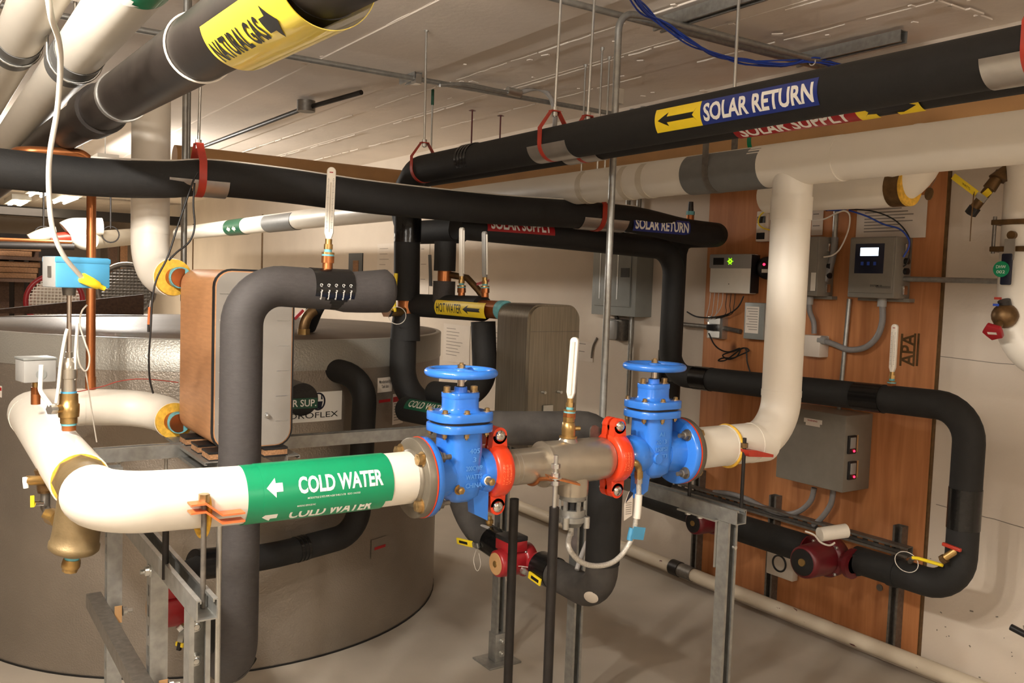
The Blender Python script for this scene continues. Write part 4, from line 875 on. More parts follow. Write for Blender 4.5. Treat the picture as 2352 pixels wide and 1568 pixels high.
q = P(1257, 955, Y=2.43); MB().box(q-Y_*.003, (.04, .004, .075)).build('bracket', 'zinc', h2); bolt(q+V((.006, -.005, .015)), -Y_, .004, .005, name='screw', parent=h2, material='zinc')

# ================================================================== STEEL FRAME
def strut(label, a, b, o, slots=False, material='galvanised', parent=None, name='strut'):
    return strut_mb(a, b, o, .041, slots).build(name, material, parent, label=label, cat=None if parent else 'strut channel')
FXL = .468
fl = thing('strut_stand', (FXL, 2.3, 0), 'galvanised strut frame under the left end of the cold pipe', 'support frame')
strut_mb((FXL, 1.70, .838), (FXL, 2.75, .838), Z_).build('rail', 'galvanised', fl)
strut_mb((FXL+.0, 1.79, 0), (FXL+.0, 1.79, .837), -Y_).build('post', 'galvanised', fl)
strut_mb((FXL+.0035, 2.22, 0), (FXL+.0035, 2.22, .838), X_, slots=True).build('post', 'galvanised', fl)
strut_mb((FXL+.0035, 2.78, 0), (FXL+.0035, 2.78, .93), X_, slots=True).build('post', 'galvanised', fl)
strut_mb((FXL-.0175, 2.03, .535), (FXL-.0175, 2.86, .535), -Z_).build('brace', 'dull_steel', fl)
for z in (.80, .73): bolt((FXL+.0, 1.787, z), -Y_, .011, .012, .004, parent=fl, material='zinc')
for y, z in ((2.2, .79), (2.245, .45)): bolt((FXL+.002, y, z), -X_ if z > .6 else X_, .011, .012, .01, parent=fl, material='zinc')
for y, z in ((2.76, .50), (2.2, .50)): bolt((FXL+.046, y, z), X_, .011, .012, .015, parent=fl, material='zinc'); MB().box((FXL+.03, y-.022, z), (.02, .004, .05)).build('clip', 'kraft_paper', fl)
# cross rail at the back carrying the exchangers
br = thing('strut_crossbar', (1.2, 2.97, .94), 'galvanised cross rail below both heat exchangers, in front of tank', 'strut channel')
strut_mb((.45, 2.86, .93), (1.98, 2.86, .93), Z_).build('rail', 'galvanised', br)
strut_mb((.73, 2.55, .947), (.73, 3.02, .947), -X_).build('side_rail', 'galvanised', br)
strut_mb((.93, 2.55, .947), (.93, 3.02, .947), X_).build('side_rail', 'galvanised', br)
for x in (.52, .66): MB().cyl((x, 2.88, .928), (x, 2.88, .85), .005, seg=10).build('stud', 'zinc', br); MB().cyl((x, 2.88, .922), (x, 2.88, .928), .015, seg=16).build('washer', 'zinc', br)
FXR = 1.985
fr_ = thing('strut_stand', (FXR, 2.3, 0), 'galvanised strut frame with three posts below the right blue valve', 'support frame')
strut_mb((FXR, 1.72, .832), (FXR, 2.95, .832), Z_).build('rail', 'galvanised', fr_)
strut_mb((FXR, 1.79, 0), (FXR, 1.79, .831), -Y_).build('post', 'galvanised', fr_)
strut_mb((FXR-.045, 2.43, 0), (FXR-.045, 2.43, .83), -Y_).build('post', 'galvanised', fr_)
strut_mb((FXR-.052, 2.905, .06), (FXR-.052, 2.905, .93), -Y_).build('post', 'galvanised', fr_)
mb = MB(); mb.box((FXR-.052, 2.885, .004), (.15, .13, .008)); mb.bb((FXR-.078, 2.858, .008), (FXR-.026, 2.911, .12)); mb.build('foot', 'galvanised', fr_, bevel=.002)
for z in (.04, .09): bolt((FXR-.05, 2.857, z), -Y_, .010, .011, .004, parent=fr_, material='zinc')
mb = MB(); mb.bb((FXR-.04, 1.785, .829), (FXR+.0, 1.94, .834)); mb.bb((FXR-.026, 1.791, .69), (FXR+.018, 1.7955, .834)); mb.build('angle_bracket', 'zinc', fr_)
for y in (1.87, 1.92): bolt((FXR-.012, y, .829), -Z_, .010, .012, parent=fr_, material='zinc')
MB().cyl((FXR, 1.745, .76), (FXR, 1.735, .76), .006, seg=12).build('stud', 'zinc', fr_)
# clamps holding the white line on rods
def clamp(label, x, zt, zb, material, zc, side=-1):
    t = thing('pipe_clamp', (x, CY-.03, zb), label, 'pipe clamp'); y = CY-CR-.012
    MB().cyl((x, y+.004, zb), (x, y+.004, zt), .0055, seg=12).build('rod', 'dull_steel', t)
    mb = MB()
    for dz in (.004, -.012):
        mb.prism([(-.03, .012), (0, .012), (.032, -.014), (.075, -.014), (.075, -.0175), (.03, -.0175), (-.002, .0085), (-.03, .0085)], (x-.0, y-.018, zc+dz), X_, Z_, (0, .03, 0))
    mb.build('strap', material, t)
    MB().hexa((x, y+.004, zc+.014), (x, y+.004, zc+.03), .011).build('nut', 'gold_zinc', t)
    MB().torus((x+.012, CY, zc-.01), X_, CR+.0005, .006, 40, 8).build('liner', 'insulation_yellow', t)
    return t
clamp('orange strap clamp and rod under the bright white pipe', .476, 1.065, .842, 'orange_clip', 1.04)
MB().cyl((.45, 1.96, .845), (.45, 1.96, 1.0), .007, seg=12).build('support_rod', 'black_pipe', label='black rod standing in the left rail behind the orange clamp', cat='rod')
MB().cyl((.555, 1.93, .3), (.555, 1.93, 1.0), .006, seg=12).build('support_rod', 'zinc', label='long threaded rod left of the dark front riser', cat='rod')
tcl = thing('pipe_clamp', (2.03, 1.77, .87), 'red strap clamp on the white pipe right of the blue valves', 'pipe clamp')
MB().cyl((2.03, 1.762, .835), (2.03, 1.762, 1.075), .0055, seg=12).build('rod', 'black_pipe', tcl)
MB().prism([(-.01, .008), (.03, .004), (.105, -.014), (.105, -.022), (.0, -.012)], (2.03, 1.74, 1.035), X_, Z_, (0, .03, 0)).build('strap', 'hanger_red', tcl)
MB().hexa((2.03, 1.762, 1.046), (2.03, 1.762, 1.06), .011).build('nut', 'old_brass', tcl); MB().torus((2.03, CY, 1.04), X_, CR+.0005, .006, 40, 8).build('liner', 'insulation_yellow', tcl)
MB().cyl((1.985, 1.93, .835), (1.985, 1.93, 1.0), .0055, seg=12).build('support_rod', 'black_pipe', label='black rod standing in the right rail below the white pipe', cat='rod')

# ================================================================== GATE VALVES, COUPLINGS, STAINLESS SPOOL
def gate_valve(xc, s, label, words):
    """s=+1: bolted flange on the left, grooved end on the right; s=-1 mirrored"""
    z = CZL; c = V((xc, CY, z)); t = thing('gate_valve', (xc, CY, z-.095), label, 'valve', 'blue gate valves')
    ex = X_*s; mb = MB()
    mb.tube([c-ex*.085, c+ex*.075], .05, 32); mb.lathe(c+ex*.05, ex, [(0, .052), (.02, .056), (.04, .053), (.052, .0475)], 32)
    mb.lathe(c-ex*.09, ex, [(0, .06), (.03, .056), (.055, .052)], 32)
    hull = rrect(.098, .105, .034); N = len(hull); vs = []; zs = [(-.065, .55), (-.05, .88), (-.02, 1), (.06, 1), (.1, .98), (.108, 1.05)]
    for dz, k in zs: vs += [c+V((x*k, y*k, dz)) for x, y in hull]
    mb.add(vs, [(i*N+j, i*N+(j+1) % N, (i+1)*N+(j+1) % N, (i+1)*N+j) for i in range(len(zs)-1) for j in range(N)]+[tuple(range(N))[::-1]], True)
    mb.prism([(-.008, .0), (.042, .0), (.042, -.118), (.004, -.098)], c+ex*.028-Y_*.03, ex, Z_, (0, .03, 0))
    mb.build('body', 'blue_paint', t, bevel=.0)
    mb = MB(); mb.lathe(c-ex*.106, ex, [(0, .09), (.002, .0945), (.017, .0945), (.020, .09)], 56); mb.build('flange', 'blue_paint', t)
    MB().tube([c-ex*.1085, c-ex*.106], .0955, 56).build('gasket', 'orange_paint', t)
    def oval(w, h): return [(x, y) for x, y in rrect(w, h, .045, 5)]
    a, b = (.150, .128)
    MB().prism(oval(a, b), c+Z_*.104, X_, Y_, Z_*.02).build('lower_bonnet_flange', 'blue_paint', t, bevel=.003)
    MB().prism(oval(a-.012, b-.012), c+Z_*.124, X_, Y_, Z_*.0062).build('bonnet_gasket', 'ink', t)
    bn = MB().prism(oval(a, b), c+Z_*.130, X_, Y_, Z_*.021).build('bonnet', 'blue_paint', t, bevel=.003)
    nk = MB(); hull = rrect(.082, .066, .02, 3); N = len(hull); vs = []
    for dz, k in ((.150, 1.18), (.155, 1.04), (.162, 1.0), (.196, 1.0)): vs += [c+V((x*k, y*k, dz)) for x, y in hull]
    nk.add(vs, [(i*N+j, i*N+(j+1) % N, (i+1)*N+(j+1) % N, (i+1)*N+j) for i in range(3) for j in range(N)], True); nk.f.append(tuple(range(3*N, 4*N))); nk.sm.append(False)
    nk.build('stuffing_box', 'blue_paint', t)
    MB().prism(hull, c+Z_*.1815, X_, Y_, Z_*.0008).build('gland_joint', 'bluish_screen', t) if False else None
    MB().prism([(x*1.0, y*1.0) for x, y in rrect(.084, .068, .02, 3)], c+Z_*.183, X_, Y_, Z_*.014).build('gland_plate', 'blue_paint', t, bevel=.002)
    MB().cyl(c+Z_*.196, c+Z_*.210, .0165, .0155).build('stem_collar', 'blue_paint', t)
    MB().cyl(c+Z_*.209, c+Z_*.2115, .012).build('stem_seal', 'ink', t)
    MB().cyl(c+Z_*.208, c+Z_*.25, .0088, seg=18).build('stem', 'chrome', t)
    hw = MB(); wc = c+Z_*.2445; hw.torus(wc, Z_, .0785, .0105, 56, 14, .95)
    hw.lathe(wc-Z_*.010, Z_, [(0, .018), (.018, .018), (.02, .015)], 24)
    for k in range(3):
        a_ = math.radians(40+120*k); d = V((math.cos(a_), math.sin(a_), 0)); hw.tube([wc+d*.012, wc+d*.075], [.009, .0075], 10)
    h_ = hw.build('handwheel', 'blue_paint', t)
    MB().hexa(wc+Z_*.009, wc+Z_*.019, .0095).build('wheel_nut', 'gold_zinc', h_); MB().cyl(wc+Z_*.019, wc+Z_*.023, .005, seg=10).build('stem_tip', 'gold_zinc', h_)
    for x in (-.034, .034): bolt(c+V((x, -.006 if x > 0 else .006, .197)), Z_, .0085, .014, parent=t)
    for x, y in ((-.058, -.03), (-.012, -.053), (.058, -.03), (-.058, .04), (.058, .04), (.012, .053)):
        bolt(c+V((x, y, .151)), Z_, .0065, .008, parent=t); bolt(c+V((x, y, .104)), -Z_, .0065, .010, .004, parent=t)
        MB().cyl(c+V((x, y, .123)), c+V((x, y, .131)), .0035, seg=8).build('shank', 'gold_zinc', t) if y < 0 else None
    for k in range(4):
        a_ = math.radians(45+90*k); p = c+V((0, math.cos(a_)*.0762, math.sin(a_)*.0762))
        bolt(p-ex*.086, ex, .0125, .014, .018, parent=t, material='dull_steel')
    for x, zz in ((.05, -.012),) if s > 0 else ((-.02, -.005),):
        p = c+V((x, -.051, zz)); MB().cyl(p+Y_*.01, p-Y_*.005, .018, .014).build('plug_boss', 'blue_paint', t)
        if s > 0: MB().cyl(p-Y_*.004, p-Y_*.007, .0105).build('plug_seal', 'label_white', t); bolt(p-Y_*.005, -Y_, .0095, .02, name='plug', parent=t, material='brass', washer=False)
    if s > 0: bolt(c+V((-.026, -.049, -.028)), -Y_, .009, .014, name='plug', parent=t, material='brass')
    y = -.0528
    for k, wd_ in enumerate(words):
        flat('cast_lettering', glyphs(wd_, .012), min(.045, .0095*len(wd_)), .0115, c+V((.012*s, y, .062-.0205*k)), X_, Z_, 'blue_highlight', t, .0006, .0012)
    return t
gate_valve(1.095, 1, 'left blue gate valve, next to the green cold water label', ['405', '3', '200CWP', 'WATTS', 'CHINA'])
gate_valve(1.722, -1, 'right blue gate valve, next to the white riser elbow', ['AI', '2013', '350PSI', 'DI TJ'])
def flange(x, s, label):
    c = V((x, CY, CZL)); ex = X_*s; t = thing('pipe_flange', c-Z_*.094, label, 'flange', 'pipe flanges')
    MB().lathe(c, -ex, [(0, .094), (.018, .094), (.020, .092), (.0205, .068), (.026, .066), (.028, .058), (.044, .05)], 56).build('disc', 'flange_steel', t)
    for k in range(4):
        a_ = math.radians(45+90*k); p = c+V((0, math.cos(a_)*.0762, math.sin(a_)*.0762)); bolt(p-ex*.0195, -ex, .0135, .014, parent=t, material='gold_zinc')
    if s > 0: wrapped('cast_lettering', [(glyphs('OD  EST. 1898', .01), .05, .006, 0, 0)], c-X_*.012, Y_*-1, V((0, -.25, 1)), .094, 'faded_white', t, .0008) if False else None
flange(1.095-.1085, 1, 'round grey steel flange at the right end of the green labelled pipe')
flange(1.722+.1085, -1, 'round dark flange between right blue valve and white pipe')
def coupling(x, label):
    c = V((x, CY, CZL)); t = thing('grooved_coupling', c-Z_*.11, label, 'pipe coupling', 'orange couplings')
    prof = [(-.024, .049), (-.024, .062), (-.019, .067), (-.010, .0695), (.010, .0695), (.019, .067), (.024, .062), (.024, .049)]
    for sd in (-1, 1):
        mb = MB(); vs = []; n = 22; m = len(prof)
        for k in range(n+1):
            a = math.radians(-86+172*k/n); d = V((0, math.cos(a)*sd, math.sin(a)))
            vs += [c+X_*px+d*r for px, r in prof]
        mb.add(vs, [(i*m+j, i*m+j+1, (i+1)*m+j+1, (i+1)*m+j) for i in range(n) for j in range(m-1)]+[tuple(range(m)), tuple(range(n*m, n*m+m))], True)
        for zs in (1, -1):                                   # bolt pads
            y = sd*.0045; pc = c+V((0, y, zs*.088)); mb.cyl(pc, pc+Y_*sd*.021, .0205, seg=28)
            mb.prism([(-.0195, 0), (.0195, 0), (.023, -.035), (-.023, -.035)] if zs > 0 else [(-.0195, 0), (.0195, 0), (.023, .035), (-.023, .035)], pc, X_, Z_, Y_*sd*.021)
        h_ = mb.build('housing', 'orange_paint', t)
        if sd < 0:
            for k, wd_ in enumerate(('EXC-750', '1LEX068', 'Victaulic')):
                o_ = c+V((-.012+k*.009, 0, 0)); R = .0693 if k == 1 else .0685
                mb = MB(); vs, fs, a_, b_ = glyphs(wd_, .012)
                mb.add([o_+X_*(-v.y*.0065/b_+0)+V((0, -math.cos(v.x*.05/a_/R)*R, math.sin(v.x*.05/a_/R)*R))+V((0, -.0013, 0)) for v in vs], fs); mb.build('cast_lettering', 'orange_highlight', h_)
    for zs in (1, -1):
        MB().cyl(c+V((0, -.034, zs*.088)), c+V((0, .034, zs*.088)), .006, seg=12).build('shank', 'zinc', t)
        q = c+V((0, -.0255, zs*.088)); MB().lathe(q, -Y_, [(0, .0145), (.004, .0135), (.007, .0095), (.0085, .003)], 20).build('bolt_head', 'chrome', t)
        q = c+V((0, .026, zs*.088)); MB().hexa(q, q+Y_*.012, .0125).build('nut', 'zinc', t)
coupling(1.196, 'orange grooved coupling beside the left blue valve')
coupling(1.583, 'orange grooved coupling beside the right blue valve')
sp1 = thing('stainless_spool', (1.28, CY, CZL-.05), 'shiny stainless pipe spool right of the first orange coupling', 'pipe')
MB().tube([(1.185, CY, CZL), (1.37, CY, CZL)], .0455, 36).build('tube', 'stainless', sp1)
mb = MB().tube([(1.245, CY, CZL), (1.246, CY, CZL)], .0459, 36).tube([(1.258, CY, CZL), (1.259, CY, CZL)], .0459, 36); mb.build('weld_line', 'zinc', sp1)
vb = thing('check_valve', (1.45, CY, CZL-.06), 'dull stainless check valve body between the orange couplings', 'valve')
MB().lathe((1.345, CY, CZL), X_, [(0, .047), (.001, .0565), (.006, .058), (.17, .058), (.205, .055), (.215, .0475), (.24, .0465)], 40).build('body', 'brushed_steel' if False else 'stainless', vb)
MB().tube([(1.344, CY, CZL), (1.350, CY, CZL)], .0595, 40).build('rim', 'stainless', vb)
q = P(1305, 1003, Y=CY); nx = q.x
MB().lathe((nx, CY, CZL+.05), Z_, [(0, .028), (.012, .022), (.014, .021)], 24).build('weld_boss', 'stainless', vb)
MB().lathe((nx, CY, CZL+.064), Z_, [(0, .024), (.004, .024), (.004, .018), (.02, .018), (.022, .0185), (.04, .0165), (.042, .014)], 24).build('test_cock', 'brass', vb)
MB().hexa((nx, CY, CZL+.104), (nx, CY, CZL+.118), .015).build('cock_nut', 'brass', vb)
MB().tube([(nx+.015, CY-.005, CZL+.088), (nx+.03, CY-.01, CZL+.088)], .006, 10).build('cock_stem', 'brass', vb)
q = P(1372, 985, Y=CY+.04); mb = MB(); mb.prism([(-.028, -.03), (.028, -.03), (.028, -.005), (.005, .005), (-.01, .012), (-.022, .012), (-.028, .002)], (q.x, CY+.035, q.z), X_, Z_, (0, .004, 0)); mb.build('tag_lug', 'dull_steel', vb)
# relief valve underneath
rx = P(1315, 1150, Y=CY).x; zb = CZL-.055
MB().lathe((rx, CY, zb), -Z_, [(-.03, .041), (.012, .041), (.034, .040)], 32).build('relief_neck', 'stainless', vb)
rv = MB().lathe((rx, CY, zb-.034), -Z_, [(0, .036), (.012, .0345), (.014, .034)], 28).build('relief_valve', 'galvanised', vb)
mb = MB()
for k in range(6):
    a = math.radians(60*k+20); mb.box((rx+math.cos(a)*.0325, CY+math.sin(a)*.0325, zb-.06), (.006, .011, .026), (V((math.cos(a), math.sin(a), 0)), V((-math.sin(a), math.cos(a), 0)), Z_))
mb.lathe((rx, CY, zb-.072), -Z_, [(0, .0345), (.018, .0345), (.0185, .0385), (.032, .0385), (.0325, .033), (.046, .025)], 28); mb.build('relief_cage', 'galvanised', rv)
MB().cyl((rx, CY, zb-.034), (rx, CY, zb-.08), .022).build('relief_core', 'dark_plastic', rv)
for k in range(4):
    a = math.radians(90*k+30); p = V((rx+math.cos(a)*.042, CY+math.sin(a)*.042, zb-.088)); MB().cyl(p, p-Z_*.03, .0085, seg=14).build('lug', 'zinc', rv)
MB().cyl((rx-.01, CY-.01, zb-.115), (rx-.01, CY-.01, zb-.14), .0085, seg=14).build('hose_stub', 'zinc', rv)
# braided hose up to the brass elbow at the right valve
he = P(1452, 1062, Y=CY-.055)
hp = smooth([(rx-.01, CY-.01, zb-.132)]+[P(x, y, Y=CY-.05) for x, y in ((1306, 1255), (1330, 1287), (1365, 1299), (1405, 1292), (1435, 1265), (1455, 1225), (1462, 1180), (1467, 1140), (1467, 1108))], 6)
hs = MB().tube(hp, .0072, 14).build('braided_hose', 'braid', label='braided steel hose hanging in a loop under the right blue valve', cat='hose')
q = P(1467, 1100, Y=CY-.05)
MB().hexa(q-Z_*.012, q+Z_*.006, .0105).build('hose_nut', 'zinc', hs)
MB().tube([P(x, y, Y=CY-.05) for x, y in ((1466, 1158), (1466, 1140), (1467, 1128), (1467, 1180))][1:3]+[], .0105, 14).build('sleeve_top', 'white_plastic', hs) if False else None
MB().tube([P(1467, 1135, Y=CY-.05), P(1464, 1178, Y=CY-.05), P(1462, 1190, Y=CY-.05)], .0105, 14).build('white_sleeve', 'white_plastic', hs)
a = P(1436, 1162, Y=CY-.056); mb = MB().prism([(-.002, -.04), (.026, -.028), (.026, .034), (.013, .04), (-.003, .005)], a, X_, Z_, (0, .0008, .0)); tg = mb.build('paper_tag', 'paper', hs)
mb = MB()
for k in range(6): mb.box(a+V((.012, -.0006, -.022+k*.006)), (.02, .0004, .0014))
mb.build('print', 'grey_ink', tg); MB().prism([(.0, .008), (.013, .04), (.026, .034), (.026, .03)], a-Y_*.0004, X_, Z_, (0, -.0004, 0)).build('tag_corner', 'bluish_screen', tg)
b = P(1463, 1225, Y=CY-.06); tg = MB().box(b+V((.006, 0, 0)), (.044, .001, .034), (V((.96, 0, -.2)), Y_, V((.2, 0, .96)))).build('blue_tag', 'sky_blue', hs); MB().tube([P(1452, 1212, Y=CY-.05), P(1446, 1240, Y=CY-.05)], .0085, 14).build('tag_wrap', 'sky_blue', hs)
be = thing('brass_elbow', he, 'brass elbow screwed into the right blue valve above hose', 'pipe fitting')
MB().tube([he+Y_*.02, he+V((.004, -.005, .002)), P(1467, 1070, Y=CY-.05), P(1467, 1100, Y=CY-.05)], .0098, 16, .012).build('elbow', 'brass', be); MB().hexa(P(1467, 1082, Y=CY-.05), P(1467, 1097, Y=CY-.05), .012).build('nut', 'brass', be)
# pipe stand under the spool : two iron legs, threaded tops and a copper saddle strap
ps = thing('pipe_stand', (1.31, CY, 0), 'pipe stand of two black iron legs with a bare copper strap', 'pipe support')
for x, y, z in ((1.318, 1.735, .985), (1.335, 1.935, .96)):
    MB().tube([(x, y, 0), (x, y, z-.03)], .0125, 16).build('leg', 'black_pipe', ps)
x, y = 1.318, 1.735
MB().cyl((x, y, .94), (x, y, 1.085), .0058, seg=12).build('threaded_rod', 'zinc', ps)
zs = P(1283, 1098, Y=y).z
for z in (zs-.016, zs+.004, zs+.026): MB().hexa((x, y, z), (x, y, z+.011), .0115).build('nut', 'zinc', ps)
MB().cyl((x, y, zs), (x, y, zs+.003), .016).build('washer', 'zinc', ps)
mb = MB(); R = .0475; pts = [(-math.cos(a)*R, -math.sin(a)*R) for a in [math.radians(k*11) for k in range(3, 15)]]
mb.prism([(-.098, .018), (-.06, .012)]+[(px, py+.0) for px, py in pts]+[(.05, .012), (.12, .0), (.12, -.004), (.05, .008)]+[(px*1.06, py*1.06) for px, py in pts[::-1]]+[(-.062, .008), (-.098, .014)], (x-.012, CY, zs-.005), Y_, Z_, X_*.024) if False else None
mb.box((x+.02, y-.004, zs-.004), (.085, .03, .005), (V((.9, -.3, -.25)), V((.3, .95, 0)), Z_))
mb.tube([(x-.006, y, zs-.003), (x-.006, y+.022, zs-.004)]+[(x-.008, CY-math.cos(a)*R, CZL-math.sin(a)*R) for a in [math.radians(35+k*11) for k in range(11)]]+[(x-.006, 1.92, .975)], .0055, 8)
mb.build('saddle_strap', 'copper', ps)

# ================================================================== THERMOMETERS
def thermometer(label, base, top, yaw, h=.115, r=.0085, style='scale', body='white_plastic'):
    """base: point on the pipe; yaw: direction the scale faces"""
    b = V(base); t = thing('pipe_thermometer', b, label, 'thermometer', 'pipe thermometers'); d = (V(top)-b).normalized()
    L = (V(top)-b).length; s = L/.235
    MB().cyl(b-d*.004, b+d*.012*s, .0135).build('stub', 'copper', t)
    MB().hexa(b+d*.012*s, b+d*.028*s, .0165).build('reducer', 'copper', t)
    MB().cyl(b+d*.028*s, b+d*.032*s, .0155).build('sealant', 'teal_seal', t); MB().hexa(b+d*.032*s, b+d*.037*s, .0165).build('bushing', 'brass', t)
    MB().cyl(b+d*.037*s, b+d*.044*s, .0095).build('sealant', 'teal_seal', t); MB().hexa(b+d*.044*s, b+d*.056*s, .0115).build('nut', 'brass', t); MB().cyl(b+d*.056*s, b+d*.068*s, .0092).build('brass_stem', 'brass', t)
    n = V((math.cos(yaw), math.sin(yaw), 0)); u = d.cross(n).normalized(); n = u.cross(d)
    z0, z1 = .066*s, L; w = .0115; N = 8
    out = [(-.006, z0), (.006, z0), (w, z0+.018)]+[(w*math.cos(a), z1-w+w*math.sin(a)) for a in [math.pi*k/(2*N)*1 for k in range(2*N+1)]]+[(-w, z0+.018)]
    case = MB().prism(out, b-n*.008, u, d, n*.016).build('case', body, t, bevel=.003)
    mb = MB()
    if style == 'scale':
        for k in range(34):
            z = z0+.03+(z1-z0-.06)*k/33
            for sx in (-1, 1): mb.box(b+n*.0083+u*sx*.0062+d*z, (.0026 if k % 4 else .0042, .0006, .0009), (u, n, d))
        mb.build('scale', 'ink', case)
        MB().cyl(b+n*.0078+d*(z0+.02), b+n*.0078+d*(z1-.04), .0016, seg=8).build('tube', 'label_red' if False else 'faded_white', case)
        MB().box(b+n*.0084+d*(z0+.02+.3*(z1-z0)), (.0012, .0005, .55*(z1-z0)), (u, n, d)).build('column', 'red_wire', case)
        MB().box(b+n*.0083+d*(z1-.014), (.009, .0005, .0025), (u, n, d)).build('maker_mark', 'label_red', case)
    else:
        MB().cyl(b+n*.0082+d*(z0+.012), b+n*.0082+d*(z1-.012), .0042, seg=12).build('glass_tube', 'white_jacket' if style == 'tube' else 'clear_glass', case)
    return t
q = P(752, 612, Y=FRY); thermometer('scaled white thermometer on the dark grey front riser pipe', q-Z_*.004, P(762, 384, Y=FRY), -2.0)
q = P(1060, 680, X=HX_); thermometer('left of two narrow thermometers above the hot water label', q, P(1061, 522, X=HX_), -1.0, style='tube')
q = P(1114, 680, X=HX_); thermometer('right of two narrow thermometers, next to the bare exchanger', q, P(1113, 531, X=HX_), -1.0, style='tube', body='grey_plastic')
b0 = V((nx+.008, CY+.01, P(1318, 972, Y=CY).z)); thermometer('white thermometer on the stainless check valve between couplings', b0, P(1321, 774, Y=CY+.01), -2.5, style='tube')
q = P(2047, 898, X=2.985); thermometer('scaled white thermometer on black pipe in front of plywood', q, P(2056, 744, X=2.985), 3.3)

# ================================================================== PUMPS
def pump(label, c, s=1.0, face='bronze', red='red_enamel', box_=True, cable_='grey_cable', group='red pumps'):
    """in-line pump on a pipe along Y through c; motor sticks out towards -X"""
    c = V(c); t = thing('circulator_pump', c-Z_*.06*s, label, 'pump', group)
    MB().lathe(c+X_*.03*s, -X_, [(0, .04*s), (.01*s, .058*s), (.045*s, .06*s), (.055*s, .052*s)], 28).build('volute', red, t)
    MB().tube([c-Y_*.085*s, c+Y_*.085*s], .028*s, 20).build('throat', red, t)
    for k in (-1, 1): MB().tube([c+Y_*k*.085*s, c+Y_*k*.072*s], .044*s, 24).build('end_flange', red, t)
    mot = MB().lathe(c-X_*.025*s, -X_, [(0, .05*s), (.01*s, .05*s), (.08*s, .049*s), (.095*s, .047*s), (.1*s, .041*s)], 36).build('motor', red, t)
    MB().lathe(c-X_*.124*s, -X_, [(0, .0395*s), (.003*s, .0385*s)], 36).build('face_plate', face, mot); MB().lathe(c-X_*.126*s, -X_, [(0, .012*s), (.004*s, .011*s)], 20).build('vent_screw', 'brass', mot)
    if box_:
        bx = MB().box(c+V((-.06*s, 0, .062*s)), (.082*s, .085*s, .04*s)).build('terminal_box', red, t, bevel=.004*s)
        MB().box(c+V((-.06*s, 0, .088*s)), (.084*s, .087*s, .018*s)).build('lid', 'dark_plastic', bx, bevel=.004*s)
    for k in range(4):
        a = math.radians(45+90*k); p = c+V((-.02*s, math.cos(a)*.056*s, math.sin(a)*.056*s)); bolt(p, -X_, .005*s, .007*s, parent=t, material='zinc', washer=False)
    return t
# middle pump line below the frame
ML = 1.83
pc = P(1205, 1283, X=ML); pc.z -= .0
zr = pc.z
yr = P(1385, 1250, X=ML).y
m1 = MB().tube([(ML, pc.y-.14, zr), (ML, yr, zr-.01), (ML, yr, 1.062), (ML-.24, yr+.06, 1.062), (ML-.38, yr+.13, 1.062)], .0525, 28, .1).build('pump_riser_pipe', 'dusty_foam', label='black foam riser behind second orange coupling, bending at top and bottom', cat='pipe')
MB().tube([(ML, yr, zr+.105), (ML, yr, .98)], .0552, 28).build('riser_cover', 'black_foam', m1)
ac = V((ML, yr+.1, zr+.092))+V((0, -.707, -.707))*.1; nr = V((-.74, -.52, -.42)).normalized()
MB().lathe(ac+nr*.052, nr, [(0, .024), (.0025, .02), (.0036, .012), (.004, .003)], 18).build('worn_patch', 'faded_white', m1)
MB().tube([(ML, pc.y-.185, zr), (ML, pc.y-.10, zr)], .0555, 28).build('tape_band', 'black_tape', m1)
MB().tube([(ML, pc.y-.135, zr), (ML, pc.y-.085, zr)], .034, 24).build('brass_union', 'brass', m1)
mm = MB().tube([(ML, pc.y+.11, zr), (ML, pc.y+.36, zr+.02), (ML-.03, pc.y+.42, zr+.16)], .0535, 28, .1).build('pump_inlet_pipe', 'dusty_foam', label='dusty black foam elbow left of the middle red pump', cat='pipe')
MB().tube([(ML, pc.y+.105, zr), (ML, pc.y+.22, zr+.01)], .0548, 28).build('tape_band', 'black_tape', mm)
MB().tube([(ML, pc.y+.085, zr), (ML, pc.y+.11, zr)], .034, 24).build('brass_union', 'brass', mm)
pump('bright red pump with black lid below the left orange coupling', pc, 1.0, 'kraft_paper')
def lever(label, pts, r, base, cat='valve', root=None):
    t = thing('lever_valve', base, label, cat, 'yellow lever valves')
    if root: MB().cyl(root, pts[0], .011, seg=14).build('valve_body', 'brass', t)
    MB().hexa(V(pts[0]), V(pts[0])+(V(pts[1])-V(pts[0])).normalized()*.014, .012).build('stem', 'zinc', t)
    a, b = V(pts[0]), V(pts[-1]); d = (b-a).normalized(); n = V((-.8, -.6, 0)); u = d.cross(n).normalized()
    MB().box(a+d*.02, (.05, r*2.2, .004), (d, u, d.cross(u))).build('neck', 'zinc', t)
    w_ = MB().box((a+d*.04+b)/2, ((b-a).length-.04, r*3.2, .008), (d, u, d.cross(u))).build('handle', 'yellow', t, bevel=.003)
    MB().box((a+d*.05+b)/2+d.cross(u)*.0, ((b-a).length*.4, r*1.3, .0086), (d, u, d.cross(u))).build('handle_print', 'ink', w_)
    return t
XL = ML-.06
lever('yellow lever handle at upper left of the bright red pump', [P(1098, 1253, X=XL), P(1085, 1251, X=XL), P(1050, 1241, X=XL)], .008, P(1098, 1262, X=XL))
lever('yellow lever handle right of the bright red pump', [P(1200, 1308, X=XL), P(1212, 1318, X=XL), P(1242, 1338, X=XL)], .008, P(1200, 1318, X=XL))
ZT = [(1094, 1262), (1088, 1285), (1092, 1305), (1098, 1310), (1104, 1295), (1100, 1270)]
cable('cable_tie', 'white tie loop hanging from the upper yellow lever', smooth([P(x, y, X=XL) for x, y in ZT]), .0013, 'white_cable', 'cable tie')
